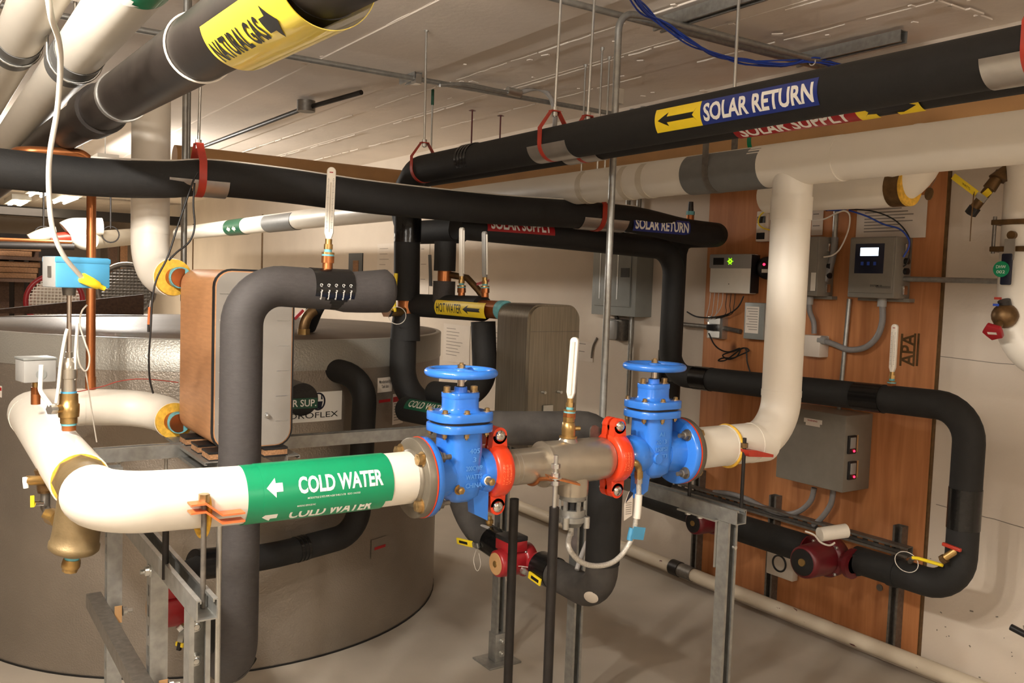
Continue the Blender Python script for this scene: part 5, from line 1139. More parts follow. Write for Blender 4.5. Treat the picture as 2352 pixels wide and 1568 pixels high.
cable('cable_tie', 'white tie loop hanging between pump and right yellow lever', smooth([P(x, y, X=XL) for x, y in ((1212, 1302), (1190, 1300), (1172, 1308), (1162, 1325), (1168, 1338), (1178, 1340))]), .0013, 'white_cable', 'cable tie')
q = P(1124, 1205, X=ML); t = thing('brass_vent', q-Z_*.02, 'small brass vent standing behind the bright red pump', 'valve')
MB().lathe(q-Z_*.035, Z_, [(0, .016), (.02, .016), (.022, .011), (.04, .011), (.042, .015), (.055, .015), (.057, .009), (.07, .009)], 20).build('body', 'brass', t)
cable('pump_cable', 'grey cable looping over the pump behind its black lid', smooth([P(x, y, X=ML-.02) for x, y in ((1150, 1235), (1120, 1240), (1103, 1228), (1105, 1208), (1122, 1212))]), .006, 'grey_cable')
cable('pump_cable', 'grey cable slanting up behind the black riser', [P(1325, 1308, X=ML-.02), P(1332, 1285, X=ML), P(1348, 1245, X=ML+.06)], .008, 'grey_cable')
# wall pump line
PLX = 2.95
p1, p2 = P(1640, 1195, X=PLX), P(1905, 1275, X=PLX); zl = (p1.z+p2.z)/2
wl = MB().tube([(2.985, 2.015, .50), (PLX, p2.y-.11, zl-.005)], .047, 24).build('wall_pump_pipe', 'black_foam', label='black foam collar right of the large red wall pump', cat='pipe')
MB().tube([(PLX, p2.y+.10, zl), (PLX, p1.y-.11, zl)], .058, 28).build('wall_pump_pipe', 'black_foam', label='black foam pipe between the two dark red wall pumps', cat='pipe')
MB().tube([(PLX, p1.y+.10, zl), (PLX, p1.y+.5, zl+.01), (3.14, 3.22, zl+.03), (3.14, 3.23, .60)], .052, 28, .08).build('wall_pump_pipe', 'black_foam', label='black foam pipe left of the smaller dark red wall pump', cat='pipe')
pump('smaller dark red wall pump, behind the right frame rail', (PLX, p1.y, zl), 1.05, 'dark_plastic', 'dark_red', False, group='wall pumps')
lp = pump('larger dark red wall pump with black face and white cap', (PLX, p2.y, zl), 1.3, 'dark_plastic', 'dark_red', False, group='wall pumps')
q = P(1905, 1228, X=PLX-.16); t = thing('motor_capacitor', q-Z_*.03, 'white capped cylinder on top of the large wall pump', 'capacitor')
MB().cyl(q+V((-.03, .02, 0)), q+V((.07, -.02, .012)), .026).build('can', 'white_plastic', t); MB().tube(smooth([P(x, y, X=PLX-.2) for x, y in ((1850, 1220), (1870, 1228), (1885, 1245), (1905, 1252), (1917, 1246))]), .0035, 10).build('lead', 'white_cable', t)
q = P(1797, 1292, X=PX-.03); t = thing('dial_box', (PX, q.y, q.z-.06), 'clear white dial box left of the large wall pump', 'dial')
MB().box(q, (.04, .15, .13)).build('box', 'faded_white', t, bevel=.006); MB().torus(q-X_*.022, X_, .036, .0045, 32, 8).build('dial_ring', 'dark_plastic', t)
q = P(2082, 1290, X=2.94); cable('cable_tie', 'pale tie loop round the pipe at the yellow wall lever', [q+V((0, math.cos(a)*.045, math.sin(a)*.036)) for a in [2*math.pi*k/24 for k in range(25)]], .0015, 'white_cable', 'cable tie', 0)
t = thing('lever_valve', P(2085, 1300, X=2.95), 'thin yellow lever valve on the lower right black pipe', 'valve', 'yellow lever valves')
MB().tube([(2.985, 1.90, .50), (2.985, 1.86, .50)], .03, 20).build('valve_body', 'old_brass', t); MB().tube([P(2096, 1280, X=2.92), P(2110, 1282, X=2.92), P(2165, 1298, X=2.92)], .006, 10).build('lever', 'yellow', t); MB().cyl(P(2090, 1290, X=2.95), P(2097, 1281, X=2.92), .008, seg=12).build('stem', 'dull_steel', t)
q = P(2180, 1275, X=2.93); t = thing('drain_valve', q-Z_*.02, 'small brass drain valve with red handle on the right drop', 'valve')
MB().tube([(2.96, 1.63, q.z+.01), P(2190, 1268, X=2.91), P(2166, 1283, X=2.90)], .012, 14).build('valve_body', 'brass', t); MB().hexa(P(2172, 1281, X=2.9), P(2164, 1286, X=2.9), .017).build('cap', 'old_brass', t)
MB().box(P(2186, 1256, X=2.91), (.014, .065, .012), (X_, V((0, 1, .1)), Z_)).build('handle', 'led_red' if False else 'hanger_red', t, bevel=.003)
# low pump behind the left frame
LX = .80
pl = P(395, 1395, X=.60)
pump('red pump half hidden behind the left frame posts', (pl.x+.07, pl.y+.02, pl.z-.01), 1.0, 'kraft_paper')
q = pl+V((.07, .02, -.01))
lpp = MB().tube([(q.x, q.y-.09, q.z), (q.x, 2.24, q.z-.02), (fx+.03, 2.22, .49)], .036, 24, .05).build('low_feed_pipe', 'black_foam', label='black foam pipe from the half hidden pump to the front riser foot', cat='pipe')
MB().tube([(q.x, q.y+.09, q.z), (q.x, q.y+.26, q.z+.0), (.80, 3.0, .525)], .036, 24, .05).build('low_feed_pipe', 'black_foam', label='black foam pipe from the half hidden pump back to the tank', cat='pipe')
yv = FXL
lever('yellow lever hanging below the half hidden red pump', [P(420, 1440, Y=q.y-.12), P(408, 1450, Y=q.y-.12), P(412, 1485, Y=q.y-.12)], .008, P(420, 1445, Y=q.y-.12), root=(q.x, q.y-.1, q.z-.02))

# ================================================================== LEFT: COPPER, METER, STRAINER
cx_, cyy = .50, 3.2
q = P(208, 885, Y=cyy)
cp = MB().tube([(q.x, cyy, q.z-.03), (q.x, cyy, P(208, 352, Y=cyy).z), (P(45, 345, Y=cyy).x, cyy, P(45, 345, Y=cyy).z), (P(38, 345, Y=cyy).x, cyy+.1, P(45, 345, Y=cyy).z)], .0148, 20, .05).build('copper_pipe', 'copper', label='bare copper riser left of the white drop pipe', cat='pipe')
MB().tube([(q.x, cyy, q.z-.012), (q.x, cyy, q.z+.03)], .0165, 20).build('copper_sleeve', 'copper', cp)
# flow meter on its brass valve
vy = 2.33; q = P(158, 975, Y=vy); vx = q.x
fmz = q.z
zz = lambda y: P(158, y, Y=vy).z
bv = thing('ball_valve', (vx, vy, zz(985)), 'brass ball valve with white lever standing on the white pipe', 'valve')
MB().hexa((vx, vy, zz(988)), (vx, vy, zz(975)), .017).build('nipple', 'copper', bv); MB().cyl((vx, vy, zz(976)), (vx, vy, zz(970)), .0172).build('sealant', 'teal_seal', bv)
MB().lathe((vx, vy, zz(971)), Z_, [(0, .019), (.014, .019), (.015, .0225), (.03, .0235), (.045, .0235), (.047, .021), (.058, .0205), (.072, .0205)], 28).build('body', 'brass', bv)
MB().cyl((vx, vy, zz(905)), (vx, vy, zz(898)), .018).build('sealant', 'sky_blue', bv)
s_ = V((-.85, -.5, 0)).normalized(); c_ = V((vx, vy, zz(935)))
MB().cyl(c_, c_+s_*.04, .010).build('bonnet', 'brass', bv); MB().hexa(c_+s_*.036, c_+s_*.052, .0125).build('gland_nut', 'zinc', bv)
lv = [c_+s_*.046+Z_*.006, P(97, 905, Y=vy-.02), P(92, 895, Y=vy-.02), P(95, 838, Y=vy-.02)]
MB().tube(lv, .0052, 10, .01).build('lever', 'label_white', bv)
fm = thing('flow_sensor', (vx, vy, zz(895)), 'blue box flow sensor on a steel stem above the brass valve', 'flow sensor')
MB().lathe((vx, vy, zz(900)), Z_, [(0, .0165), (.032, .0165), (.033, .0185), (.055, .0185), (.056, .0165), (.07, .0165), (.075, .011), (.082, .010)], 28).build('probe_fitting', 'stainless', fm)
MB().hexa((vx, vy, zz(822)), (vx, vy, zz(808)), .0085).build('gland', 'stainless', fm)
MB().cyl((vx, vy, zz(810)), (vx, vy, zz(668)), .0052, seg=16).build('stem', 'chrome', fm); MB().cyl((vx, vy, zz(678)), (vx, vy, zz(660)), .014, .016).build('collar', 'dull_steel', fm)
# blue housing: turned so that its grey end shows on the left
az = math.radians(14); ux = V((math.cos(az), math.sin(az), 0)); uy = V((-math.sin(az), math.cos(az), 0))
pa, pb_ = P(126, 600, Y=vy-.05), P(238, 655, Y=vy-.05)
cb_ = V((vx+.016, vy, (zz(588)+zz(662))/2)); W_ = .123; H_ = zz(590)-zz(660)
hb = MB().box(cb_, (W_, .08, H_), (ux, uy, Z_)).build('housing', 'sky_blue', fm, bevel=.004)
MB().box(cb_-ux*(W_/2+.0), (.004, .072, H_*.98), (ux, uy, Z_)).build('end_panel', 'grey_plastic', fm, bevel=.001)
MB().box(cb_+Z_*(H_/2-.008), (W_+.003, .083, .013), (ux, uy, Z_)).build('lid', 'sky_blue', fm, bevel=.003)
MB().box(cb_-ux*(W_/2+.003)-uy*.008+Z_*.0, (.001, .02, .026), (ux, uy, Z_)).build('end_window', 'dull_steel', fm)
g = cb_-uy*.041+ux*.012-Z_*.022
MB().lathe(g-ux*.022+Z_*.012-uy*.004, ux*.9-Z_*.42, [(0, .009), (.004, .0125), (.03, .0115), (.045, .0095), (.05, .006), (.062, .0055)], 18).build('cable_gland', 'yellow', fm)
MB().ball(g+ux*.01-Z_*.004, .02, .6, 14).build('gland_nut', 'bluish_screen', fm) if False else None
gs = g-ux*.018+Z_*.010-uy*.006
cp_ = smooth([P(108, -30, Y=1.7), P(118, 40, Y=1.75), P(134, 90, Y=1.85), P(139, 150, Y=1.95), P(132, 250, Y=2.05), P(115, 350, Y=2.12), P(112, 430, Y=2.17), P(120, 520, Y=2.2), P(145, 585, Y=2.23), gs], 8)
MB().tube(cp_, .0055, 14).build('sensor_cable', 'white_cable', label='pale cable hanging from overhead to the blue flow sensor', cat='cable')
cable('safety_strap', 'pale flat strap running beside the flow sensor stem', smooth([P(x, y, Y=vy-.02) for x, y in ((155, 755), (150, 772), (140, 830), (134, 890), (129, 925))]), .004, 'white_cable', 'strap')
cable('safety_strap', 'pale strap standing right of the flow sensor stem', smooth([P(x, y, Y=vy-.01) for x, y in ((178, 742), (174, 800), (171, 872))]), .0035, 'white_cable', 'strap')
cable('cable_tie', 'long white tie looped behind the stem beside the copper riser', smooth([P(x, y, Y=vy+.05) for x, y in ((200, 700), (188, 715), (183, 745), (195, 785), (205, 815), (204, 840), (196, 852), (185, 840), (179, 815), (178, 780), (181, 748))]), .0022, 'white_cable', 'cable tie')
cable('cable_tie', 'thin white tie trailing down past the white pipe', smooth([P(x, y, Y=vy+.06) for x, y in ((197, 853), (205, 905), (214, 965), (222, 1015))]), .0016, 'white_cable', 'cable tie')
cable('sensor_wire', 'thin red brown wire lying over the white back pipe', smooth([P(x, y, Y=3.12) for x, y in ((175, 900), (205, 894), (240, 886), (275, 875), (330, 870), (410, 878))]), .0016, 'red_wire', 'wire')
# pressure box on its stub
q = P(82, 915, Y=2.62); t = thing('pressure_sensor', q-Z_*.01, 'small light grey sensor box on a copper stub, far left', 'sensor')
MB().cyl(q-Z_*.015, q+Z_*.012, .0115).build('stub', 'copper', t); MB().hexa(q+Z_*.012, q+Z_*.03, .0125).build('reducer', 'copper', t); MB().cyl(q+Z_*.03, q+Z_*.045, .008).build('stem', 'brass', t)
az = math.radians(12); ux2 = V((math.cos(az), math.sin(az), 0)); uy2 = V((-math.sin(az), math.cos(az), 0)); c2 = q+Z_*.075
MB().box(c2, (.078, .07, .058), (ux2, uy2, Z_)).build('box', 'grey_plastic', t, bevel=.003); MB().box(c2+Z_*.032, (.082, .074, .006), (ux2, uy2, Z_)).build('lid', 'panel_grey', t, bevel=.002)
MB().cyl(c2-uy2*.0345+V((.002, 0, -.008)), c2-uy2*.0362+V((.002, 0, -.008)), .013).build('knockout', 'panel_grey', t)
# strainer: hex end, body and blow-down cap (the white elbow hides the rest)
ys = thing('bronze_strainer', (.30, 2.02, .84), 'bronze strainer body between the white pipes at left', 'strainer')
MB().lathe((.30, 2.083, 1.051), -Y_, [(0, .056), (.022, .056)], 8, True, False).build('hex_end', 'bronze', ys)
MB().lathe((.30, 2.066, 1.051), -Y_, [(0, .05), (.03, .049), (.075, .05), (.095, .048)], 32).build('body', 'bronze', ys)
dn = V((-.13, .10, -1)).normalized()
MB().lathe(V((.295, 2.0, 1.045)), dn, [(0, .046), (.05, .046), (.09, .046), (.112, .047), (.114, .0495), (.124, .0495), (.130, .044), (.140, .022)], 32).build('basket_housing', 'bronze', ys)
e = V((.295, 2.0, 1.045))+dn*.138
MB().cyl(e, e+dn*.012, .0145).build('sealant', 'teal_seal', ys); MB().lathe(e+dn*.010, dn, [(0, .017), (.01, .0185), (.018, .0185), (.020, .016), (.027, .015)], 8).build('cap', 'brass', ys)
# drain valves behind the strainer
t = thing('drain_valve', (.18, 2.25, .86), 'brass drain valve with white lever under the left white pipe', 'valve')
D = 2.3
MB().tube([P(95, 1075, Y=D), P(103, 1100, Y=D), P(104, 1130, Y=D)], .0165, 18).build('valve_body', 'old_brass', t); MB().hexa(P(104, 1105, Y=D), P(105, 1124, Y=D), .021).build('nut', 'old_brass', t)
MB().tube([P(100, 1103, Y=D-.02), P(72, 1103, Y=D-.03), P(60, 1103, Y=D-.03)], .011, 14).build('bonnet', 'brass', t); MB().tube([P(58, 1096, Y=D-.035), P(58, 1105, Y=D-.035), P(60, 1120, Y=D-.035)], .006, 10).build('lever', 'label_white', t)
MB().cyl(P(104, 1122, Y=D), P(104, 1130, Y=D), .0155).build('sealant', 'sky_blue', t)
MB().tube([P(104, 1130, Y=D), P(104, 1165, Y=D), P(112, 1180, Y=D-.02), P(120, 1188, Y=D-.05)], .0105, 16).build('steel_tail', 'dull_steel', t)
MB().hexa(P(113, 1183, Y=D-.05), P(132, 1192, Y=D-.09), .018).build('hose_cap', 'brass', t)
MB().tube([P(97, 1156, Y=D-.02), P(78, 1157, Y=D-.03)], .0065, 12).build('petcock', 'chrome', t); MB().box(P(74, 1151, Y=D-.03), (.008, .006, .026)).build('petcock_handle', 'yellow', t)
# sensor leads by the copper exchanger
cable('sensor_lead', 'dark lead from the header strap down past the copper exchanger', smooth([P(x, y, Y=2.86) for x, y in ((455, 395), (446, 410), (430, 455), (408, 520), (385, 590), (360, 640), (350, 690), (346, 760), (342, 820), (344, 870), (352, 903))]), .003, 'black_cable', 'cable')
cable('sensor_lead', 'dark lead looping beside the thin conduit below the header', smooth([P(x, y, Y=2.87) for x, y in ((447, 420), (444, 470), (447, 520), (435, 555), (405, 580), (388, 598))]), .003, 'black_cable', 'cable')
t = MB().cyl(P(343, 705, Y=2.88), P(341, 745, Y=2.88), .0035, seg=10).build('probe', 'orange_clip', label='small red tipped probe hanging left of the copper exchanger', cat='probe'); MB().cyl(P(341, 745, Y=2.88), P(341, 762, Y=2.88), .0036, seg=10).build('probe_tip', 'ink', t)
MB().cyl(P(346, 690, Y=2.9), P(344, 706, Y=2.9), .0015, seg=8).build('probe_wire', 'grey_cable', t)
# conduits behind the header
for x, l, tp in ((423, 'thin steel conduit dropping behind the copper exchanger', 640),):
    q = P(x, 500, Y=3.35); MB().tube([(q.x, 3.35, 1.40), (q.x, 3.35, CZ)], .0105, 14).build('steel_conduit', 'galvanised', label=l, cat='conduit')
q = P(432, 300, Y=3.4); MB().tube([(q.x, 3.4, 1.9), (q.x, 3.4, CZ)], .009, 14).build('steel_conduit', 'galvanised', label='second thin conduit close behind, right of the first', cat='conduit')

# ================================================================== CEILING: CONDUITS, CHANNELS, CABLES
cy_ = P(950, 180, Z=2.465).y
t = MB().tube([(.2, cy_, 2.465), (3.32, cy_, 2.465)], .0125, 16).build('ceiling_conduit', 'galvanised', label='long steel conduit crossing the ceiling behind the hangers', cat='conduit')
a = P(965, 170, Y=cy_); strut_mb((a.x-.02, cy_-.02, CZ), (a.x-.02, cy_+.14, CZ), -Z_).build('channel', 'galvanised', t)
for dy in (.0,): MB().box((a.x-.02, cy_+dy, 2.462), (.03, .05, .045)).build('conduit_clip', 'zinc', t)
q = P(1070, 193, Y=cy_-.03); q2 = P(1150, 210, Y=cy_-.03)
t = MB().tube([P(1010, 195, Y=cy_-.02), q, q2, P(1185, 215, Y=cy_-.03)], .0105, 14, .05).build('ceiling_conduit', 'galvanised', label='short offset conduit joined to a white flexible tail', cat='conduit')
MB().tube([P(1165, 208, Y=cy_-.03), P(1195, 215, Y=cy_-.03)], .021, 14).build('connector', 'zinc', t)
cable('flexible_tail', 'white flexible conduit bending down behind the solar pipes', smooth([P(x, y, Y=cy_-.03) for x, y in ((1195, 212), (1230, 203), (1255, 212), (1270, 238), (1275, 275), (1268, 320), (1258, 360), (1248, 400))]), .0125, 'grey_cable', 'conduit')
q = P(1257, 0, Z=2.462); cy2 = q.y-.03
MB().tube([(.9, cy2, 2.462), (3.3, cy2, 2.462)], .0115, 16).build('ceiling_conduit', 'galvanised', label='steel conduit below the blue cables on the ceiling', cat='conduit')
bx_, by_ = 2.0, 2.375
t = MB().tube([(3.28, by_+.02, 2.458), (2.12, by_, 2.445), (bx_, by_, 2.43), (bx_, by_, .95)], .0122, 16, .12).build('bent_conduit', 'galvanised', label='steel conduit bending from the ceiling down between the valves', cat='conduit')
q = P(1415, 220, X=bx_); MB().box(q+V((.015, 0, 0)), (.02, .02, .05)).build('conduit_clip', 'zinc', t)
for x, l in ((2.31, 'short channel on the ceiling nearer the bent conduit'), (3.09, 'short channel on the ceiling nearer the right wall')):
    strut_mb((x, 2.02, CZ), (x, 2.52, CZ), -Z_, .045).build('ceiling_channel', 'galvanised', label='galvanised '+l, cat='strut channel')
rnd = random.Random(4)
base = [P(1440, -30, Z=2.43), P(1478, 20, Z=2.43), P(1530, 60, Z=2.42), P(1590, 95, Z=2.41), P(1650, 122, Z=2.405), P(1720, 140, Z=2.41), P(1800, 143, Z=2.43), P(1865, 140, Z=2.445), P(1930, 152, Z=2.45), P(2010, 175, Z=2.45)]
for k in range(7):
    o = [V((rnd.uniform(-.012, .012), rnd.uniform(-.018, .018), rnd.uniform(-.014, .012))) for _ in base]
    cable('data_cable', 'thin blue data cable in the loose bundle under the ceiling', smooth([p+q_ for p, q_ in zip(base, o)], 5), .0031, 'blue_cable', 'cable', 0, 8, 'blue data cables')
q = P(1866, 142, Z=2.445); MB().torus(q, X_, .014, .0025, 18, 6).build('cable_tie', 'white_cable', label='white tie round the blue data cables under the ceiling', cat='cable tie')
t = MB().tube([P(470, 335, Z=2.40), P(690, 252, Z=2.44), P(830, 212, Z=2.47)], .013, 12).build('ceiling_conduit', 'black_iron', label='old dark conduit slanting along the ceiling joint', cat='conduit'); q = P(703, 248, Z=2.44); MB().cyl(q-Z_*.02, q+Z_*.04, .05, seg=24).build('round_box', 'dull_steel', t)

# ================================================================== RIGHT EDGE: HOT WATER PIPE
dx = P(2344, 650, X=3.12); dy = dx.y
dh = MB().tube([(3.12, dy, 2.3), (3.12, dy, 1.31), (3.12, dy-.7, 1.30)], .07, 32, .14).build('white_wall_pipe', 'white_jacket', label='white jacketed pipe with elbow cut by the right edge of photo', cat='pipe')
c = P(2330, 540, X=3.05); c = V((3.12, dy, c.z))
t = thing('butterfly_valve', c-Z_*.06, 'dark three piece valve with blue lever and green round tag', 'valve')
for z in (-.045, .045): MB().box(c+Z_*z, (.15, .15, .018)).build('end_plate', 'old_brass', t, bevel=.003)
MB().cyl(c-Z_*.04, c+Z_*.04, .055).build('ball_body', 'old_brass', t)
for a, b in ((-.066, .066), (-.066, -.066)): MB().cyl(c+V((a, b, -.06)), c+V((a, b, .065)), .006, seg=10).build('tie_bolt', 'dull_steel', t)
MB().cyl(c-X_*.05, c-X_*.085, .014).build('stem', 'old_brass', t)
q0, q1 = P(2322, 555, X=3.03), P(2309, 655, X=3.03)
MB().box((q0+P(2316, 590, X=3.03))/2, (.005, .035, .07)).build('lever_neck', 'zinc', t)
lv_ = MB().box(P(2312, 618, X=3.03), (.012, .036, .105)).build('lever', 'bluish_screen', t, bevel=.005)
q = P(2300, 618, X=3.02); tg = thing('valve_tag', q-Z_*.025, 'round green tag reading DHW 002 on the blue lever', 'tag')
MB().cyl(q, q-X_*.003, .0265, seg=32).build('disc', 'label_green', tg)
flat('lettering', glyphs('DHW', .0), .032, .010, q+V((-.0032, 0, .008)), -Y_, Z_, 'label_white', tg); flat('lettering', glyphs('002', .0), .028, .010, q+V((-.0032, 0, -.009)), -Y_, Z_, 'label_white', tg)
c = P(2308, 725, X=3.04); t = thing('hose_valve', c-Z_*.07, 'old brass valve with dark red knob on right hand pipe', 'valve')
MB().ball(c, .042, 1, 20).build('valve_body', 'old_brass', t); MB().cyl(c+V((.06, -.02, 0)), c, .03).build('neck', 'old_brass', t); MB().cyl(P(2306, 690, X=3.03), P(2310, 705, X=3.04), .02).build('upper_port', 'dark_plastic', t)
MB().box(P(2292, 685, X=3.02), (.01, .02, .008)).build('red_mark', 'hanger_red', t); MB().box(P(2289, 700, X=3.02), (.01, .02, .008)).build('blue_mark', 'blue_cable', t)
k0, k1 = P(2298, 745, X=3.01), P(2284, 758, X=2.98); MB().cyl(c, k1, .014).build('stem', 'old_brass', t)
mb = MB(); dn_ = (k1-c).normalized(); uu, ww = frame(dn_)
mb.prism([((.035 if k % 2 else .030)*math.cos(math.radians(k*36)), (.035 if k % 2 else .027)*math.sin(math.radians(k*36))) for k in range(10)], k1, uu, ww, dn_*.016); kn = mb.build('knob', 'valve_red', t, bevel=.003); MB().box(k1+dn_*.017, (.03, .009, .001), (uu, ww, dn_)).build('knob_plate', 'faded_white', kn)
c = P(2260, 450, X=3.05); t = thing('lever_valve', c-Z_*.05, 'slanting brass valve with printed yellow lever at upper right', 'valve', 'yellow lever valves')
MB().tube([P(2232, 485, X=3.05), P(2275, 430, X=3.05)], .0165, 18).build('valve_body', 'old_brass', t); MB().hexa(P(2228, 492, X=3.05), P(2240, 476, X=3.05), .02).build('cap', 'dark_plastic', t)
MB().tube([P(2272, 434, X=3.05), P(2300, 395, X=3.07)], [.022, .018], 18).build('hex_nipple', 'old_brass', t); MB().tube([P(2293, 412, X=3.06), P(2312, 378, X=3.08)], [.032, .004], 18).build('bell_end', 'old_brass', t)
a_, b_ = P(2190, 405, X=3.01), P(2258, 456, X=3.01); d_ = (b_-a_).normalized(); u_ = d_.cross(X_)
MB().box((a_+b_*1.0)/2-d_*.012, ((b_-a_).length-.02, .022, .004), (d_, u_, X_)).build('lever', 'yellow', t, bevel=.0015); MB().box(b_-d_*.008, (.04, .02, .005), (d_, u_, X_)).build('lever_neck', 'zinc', t)
flat('print', glyphs('WATTS', .0), .036, .008, (a_*.55+b_*.45)-X_*.0024, -d_ if d_.y > 0 else d_, Z_, 'ink', t)
q0 = P(2262, 448, X=3.025); MB().box(q0, (.004, .045, .022), (X_, V((0, -.75, .65)), V((0, .65, .75)))).build('yellow_tag', 'yellow', t)
cable('tag_chain', 'thin dark chain hanging from the slanting yellow lever valve', smooth([P(x, y, X=3.0) for x, y in ((2238, 440), (2232, 500), (2228, 555), (2231, 500), (2236, 445))]), .0012, 'old_brass', 'chain')
q = P(2342, 1450, X=3.2); MB().tube([q+V((0, .03, .006)), q+V((0, -.02, -.004)), q+V((-.01, -.2, -.04))], .012, 14).build('black_handle', 'dark_plastic', label='black lever end poking in at lower right edge', cat='lever')

# ================================================================== FAR LEFT BACKGROUND
def beam(name, label, a, b, r, material, cat): return MB().tube([a, b], r, 16).build(name, material, label=label, cat=cat)
yb1 = P(150, 490, Z=2.24).y
MB().bb((-3.9, 13.6, 2.2), (WX-.05, 13.85, 2.32)).build('steel_beam', 'dark_steel', label='dark steel beam spanning the far end of the room', cat='beam')
for k, (x, y, l) in enumerate(((95, 472, 'far fluorescent lamp nearest the hanging pale cable'), (40, 503, 'far fluorescent lamp low beside the left edge'), (150, 466, 'far fluorescent lamp left of the copper riser'))):
    c = P(x, y, Y=(12.2, 14.6, 13.2)[k]); c.z = 2.40
    t = thing('fluorescent_lamp', c, l, 'lamp', 'ceiling lamps')
    MB().bb((c.x-.12, c.y-.62, 2.43), (c.x+.12, c.y+.62, CZ)).build('housing', 'label_white', t)
    for s in (-.06, .06): MB().cyl((c.x+s, c.y-.6, 2.41), (c.x+s, c.y+.6, 2.41), .016, seg=12).build('tube', 'tube_light', t)
area('far_lamp_light', (.9, 12.8, 2.30), (0, 0, 0), 1.4, 2.2, 160)
YF = 8.5
q = P(250, 535, Y=YF); mb = MB()
fp = MB().tube([P(150, 528, Y=YF), P(162, 520, Y=YF), P(235, 520, Y=YF)], .075, 20, .05).build('far_white_pipe', 'white_jacket', label='bright lit white pipe elbow far behind the blue sensor box', cat='pipe')
MB().tube([P(172, 525, Y=YF), P(182, 560, Y=YF), P(205, 555, Y=YF)], .07, 20, .08).build('lower_elbow', 'white_jacket', fp)
MB().tube([P(205, 552, Y=YF), P(310, 543, Y=YF+1)], .08, 20).build('far_white_pipe', 'old_jacket', label='far white pipe running from copper riser to the white drop', cat='pipe')
MB().tube([P(70, 552, Y=YF), P(105, 535, Y=YF), P(128, 535, Y=YF)], .055, 18, .1).build('far_white_pipe', 'old_jacket', label='small far white pipe bend left of the red pipe', cat='pipe')
MB().tube([P(115, 548, Y=YF), P(175, 542, Y=YF)], .045, 18).build('far_red_pipe', 'hanger_red', label='short red pipe far behind the hanging pale cable', cat='pipe')
MB().tube([P(-40, 548, Y=7.8), P(165, 556, Y=7.8)], .014, 12).build('far_copper_pipe', 'copper', label='thin horizontal copper pipe far left behind the cable', cat='pipe')
MB().tube([P(-40, 562, Y=8.2), P(170, 566, Y=8.2)], .03, 12).build('far_dark_pipe', 'dark_steel', label='dark horizontal pipe just below the far copper pipe', cat='pipe')
for x, l in ((100, 'thin rod hanger above the far red pipe'), (254, 'thin rod hanger with wire loop above far white pipe')):
    a = P(x, 470, Y=YF); b = P(x, 525, Y=YF); t = thing('hanger_rod', (a.x, a.y, CZ), l, 'threaded rod'); MB().cyl(b, (a.x, a.y, CZ), .008, seg=8).build('rod', 'dark_steel', t); MB().torus(b-Z_*.05, Y_, .07, .006, 20, 6).build('loop', 'dark_steel', t)
# dark store with timber on racks
MB().bb((-2.4, 10.6, 0), (P(140, 600, Y=10.6).x, 10.8, 1.85)).build('shade_sheet', 'shade_dark', label='added dark sheet for the shade behind the stacked timber', cat='backdrop')  # added sheet, the shade of the hollow behind the racks put into its colour
t = thing('timber_rack', (.2, 9.5, 0), 'dark rack standing behind the tank at far left', 'rack')
for x in (15, 50, 85): q = P(x, 640, Y=9.5); MB().bb((q.x-.04, 9.73, 0), (q.x+.04, 9.8, 1.75)).build('post', 'dark_lumber', t)
for z in (1.40, 1.60): MB().bb((-2.0, 9.2, z-.03), (P(100, 640, Y=9.5).x, 9.8, z)).build('shelf', 'dark_lumber', t)
rnd = random.Random(9)
for k in range(12):
    lv2 = k // 6; z = (1.40, 1.60)[lv2]+(k % 3)*.052+.003; y = 9.26+((k // 3) % 2)*.25; x1 = P(92-rnd.uniform(0, 25), 640, Y=9.4).x
    MB().bb((-1.9, y, z), (x1, y+.2, z+.048)).build('timber_plank', 'lumber', label=('brown planks stored on the %s shelf of the dark rack' % ('lower', 'upper')[lv2]), cat='plank', group='planks on the %s shelf' % ('lower', 'upper')[lv2], bevel=.004)
# round mesh guards of two machines
def mesh_guard(label, px, Y, r, material, cat):
    c = P(*px, Y=Y); t = thing('fan_guard', c-Z_*r, label, cat); n = V((-.3, -1, .25)).normalized(); u, w_ = frame(n)
    MB().torus(c, n, r, r*.1, 40, 10).build('rim', material, t); mb = MB()
    for k in range(-7, 8):
        s = k/8*r; h = math.sqrt(max(0, r*r-s*s)); mb.tube([c+u*s-w_*h, c+u*s+w_*h], r*.018, 5); mb.tube([c+w_*s-u*h, c+w_*s+u*h], r*.018, 5)
    mb.build('mesh', 'white_plastic' if material == 'valve_red' else 'dull_steel', t); MB().lathe(c+n*-.05, -n, [(0, r*.92), (.25, r*.8)], 28).build('shroud', 'faded_white' if material == 'valve_red' else 'dull_steel', t); MB().cyl((c.x, c.y+.1, 0), (c.x, c.y+.1, c.z), .03, seg=14).build('stand', 'dark_steel', t); return t
mesh_guard('round red mesh guard of a machine beyond the tank', (125, 690), 6.2, .16, 'valve_red', 'fan')
mesh_guard('round grey mesh guard of a machine behind white drop pipe', (290, 665), 6.6, .18, 'dull_steel', 'fan')
a, b = P(-30, 742, Y=5.0), P(330, 700, Y=5.1)
MB().prism([(-1.0, 0), (1.75, 0), (1.75, .16), (-1.0, .075)], (0, 5.05, TZ+.022), X_, Z_, (0, .06, 0)).build('board_on_tank', 'dark_lumber', label='dark brown board standing on edge across the tank top', cat='board') if False else None
mb = MB(); p = [P(-20, 722, Y=5.0), P(330, 722, Y=5.0), P(330, 676, Y=5.0), P(-20, 712, Y=5.0)]; z0 = TZ+.012
vs = [V((p[0].x, 5.0, z0)), V((p[1].x, 5.0, z0)), V((p[2].x, 5.0, p[2].z)), V((p[3].x, 5.0, p[3].z))]; vs += [v+Y_*.05 for v in vs]
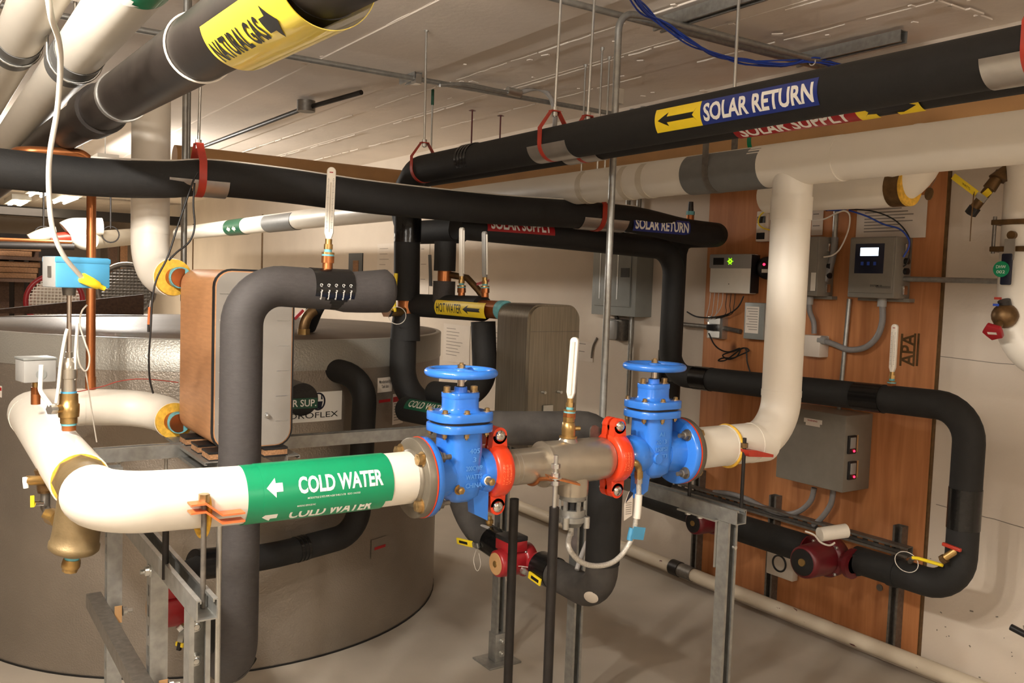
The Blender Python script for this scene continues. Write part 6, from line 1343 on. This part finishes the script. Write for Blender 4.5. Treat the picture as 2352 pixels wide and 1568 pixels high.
mb.add(vs, [(0, 1, 2, 3), (4, 5, 6, 7), (0, 1, 5, 4), (1, 2, 6, 5), (2, 3, 7, 6), (3, 0, 4, 7)]).build('board_on_tank', 'dark_lumber', label='long dark wooden board resting on edge on the tank lid', cat='board')
# drain cock seen between exchanger and riser
q = P(700, 745, Y=3.5); t = thing('drain_valve', (q.x, 3.5, q.z-.05), 'old brass drain cock hanging below the front riser elbow', 'valve')
MB().tube([P(722, 712, Y=3.5), P(705, 725, Y=3.5), P(697, 750, Y=3.5), P(697, 765, Y=3.5)], .022, 16, .03).build('valve_body', 'old_brass', t); MB().hexa(P(697, 755, Y=3.5), P(697, 768, Y=3.5), .026).build('cap', 'brass', t); MB().box(P(686, 722, Y=3.46), (.05, .014, .012), (V((.6, 0, .6)), Y_, V((-.6, 0, .6)))).build('handle', 'valve_red', t)
tkp = MB().tube([P(735, 690, Y=3.58), P(722, 712, Y=3.55), (P(722, 712, Y=3.55).x, 3.62, TZ+.03)], .035, 18, .03).build('tank_top_pipe', 'black_foam', label='short dark pipe entering the tank lid behind the front riser', cat='pipe')
# posts and boards against the far wall
for k, (x, w_, l) in enumerate(((258, .06, 'dark post on the far wall, left of the white drop pipe'), (283, .05, 'brown post on the far wall beside the white drop pipe'))):
    q = P(x, 620, Y=14.5); MB().bb((q.x-w_, 14.45, 0), (q.x+w_, 14.55, 2.0)).build('timber_post', 'dark_lumber' if k == 0 else 'lumber', label=l, cat='post')

# ================================================================== ROOM LAMPS, WITH THE ADDED FILL LAMPS BEHIND THE CAMERA
for (p, e), l in zip(LAMPS, ('fluorescent strip lamp hung left of the camera, over the copper pipes', 'added fill strip lamp, unseen behind the camera by the right wall', 'added fill strip lamp, unseen behind the camera on the left', 'fluorescent strip lamp hung beyond the tank, behind the gas pipe')):
    t = thing('fluorescent_lamp', p, l, 'lamp', 'ceiling lamps')
    MB().bb((p.x-.07, p.y-.62, p.z+.03), (p.x+.07, p.y+.62, p.z+.09)).build('housing', 'label_white', t)
    for s in (-.04, .04): MB().cyl((p.x+s, p.y-.6, p.z+.01), (p.x+s, p.y+.6, p.z+.01), .014, seg=12).build('tube', 'tube_light', t)
    for k in (-.5, .5): MB().cyl((p.x, p.y+k, p.z+.09), (p.x, p.y+k, CZ), .004, seg=8).build('hanging_rod', 'zinc', t)
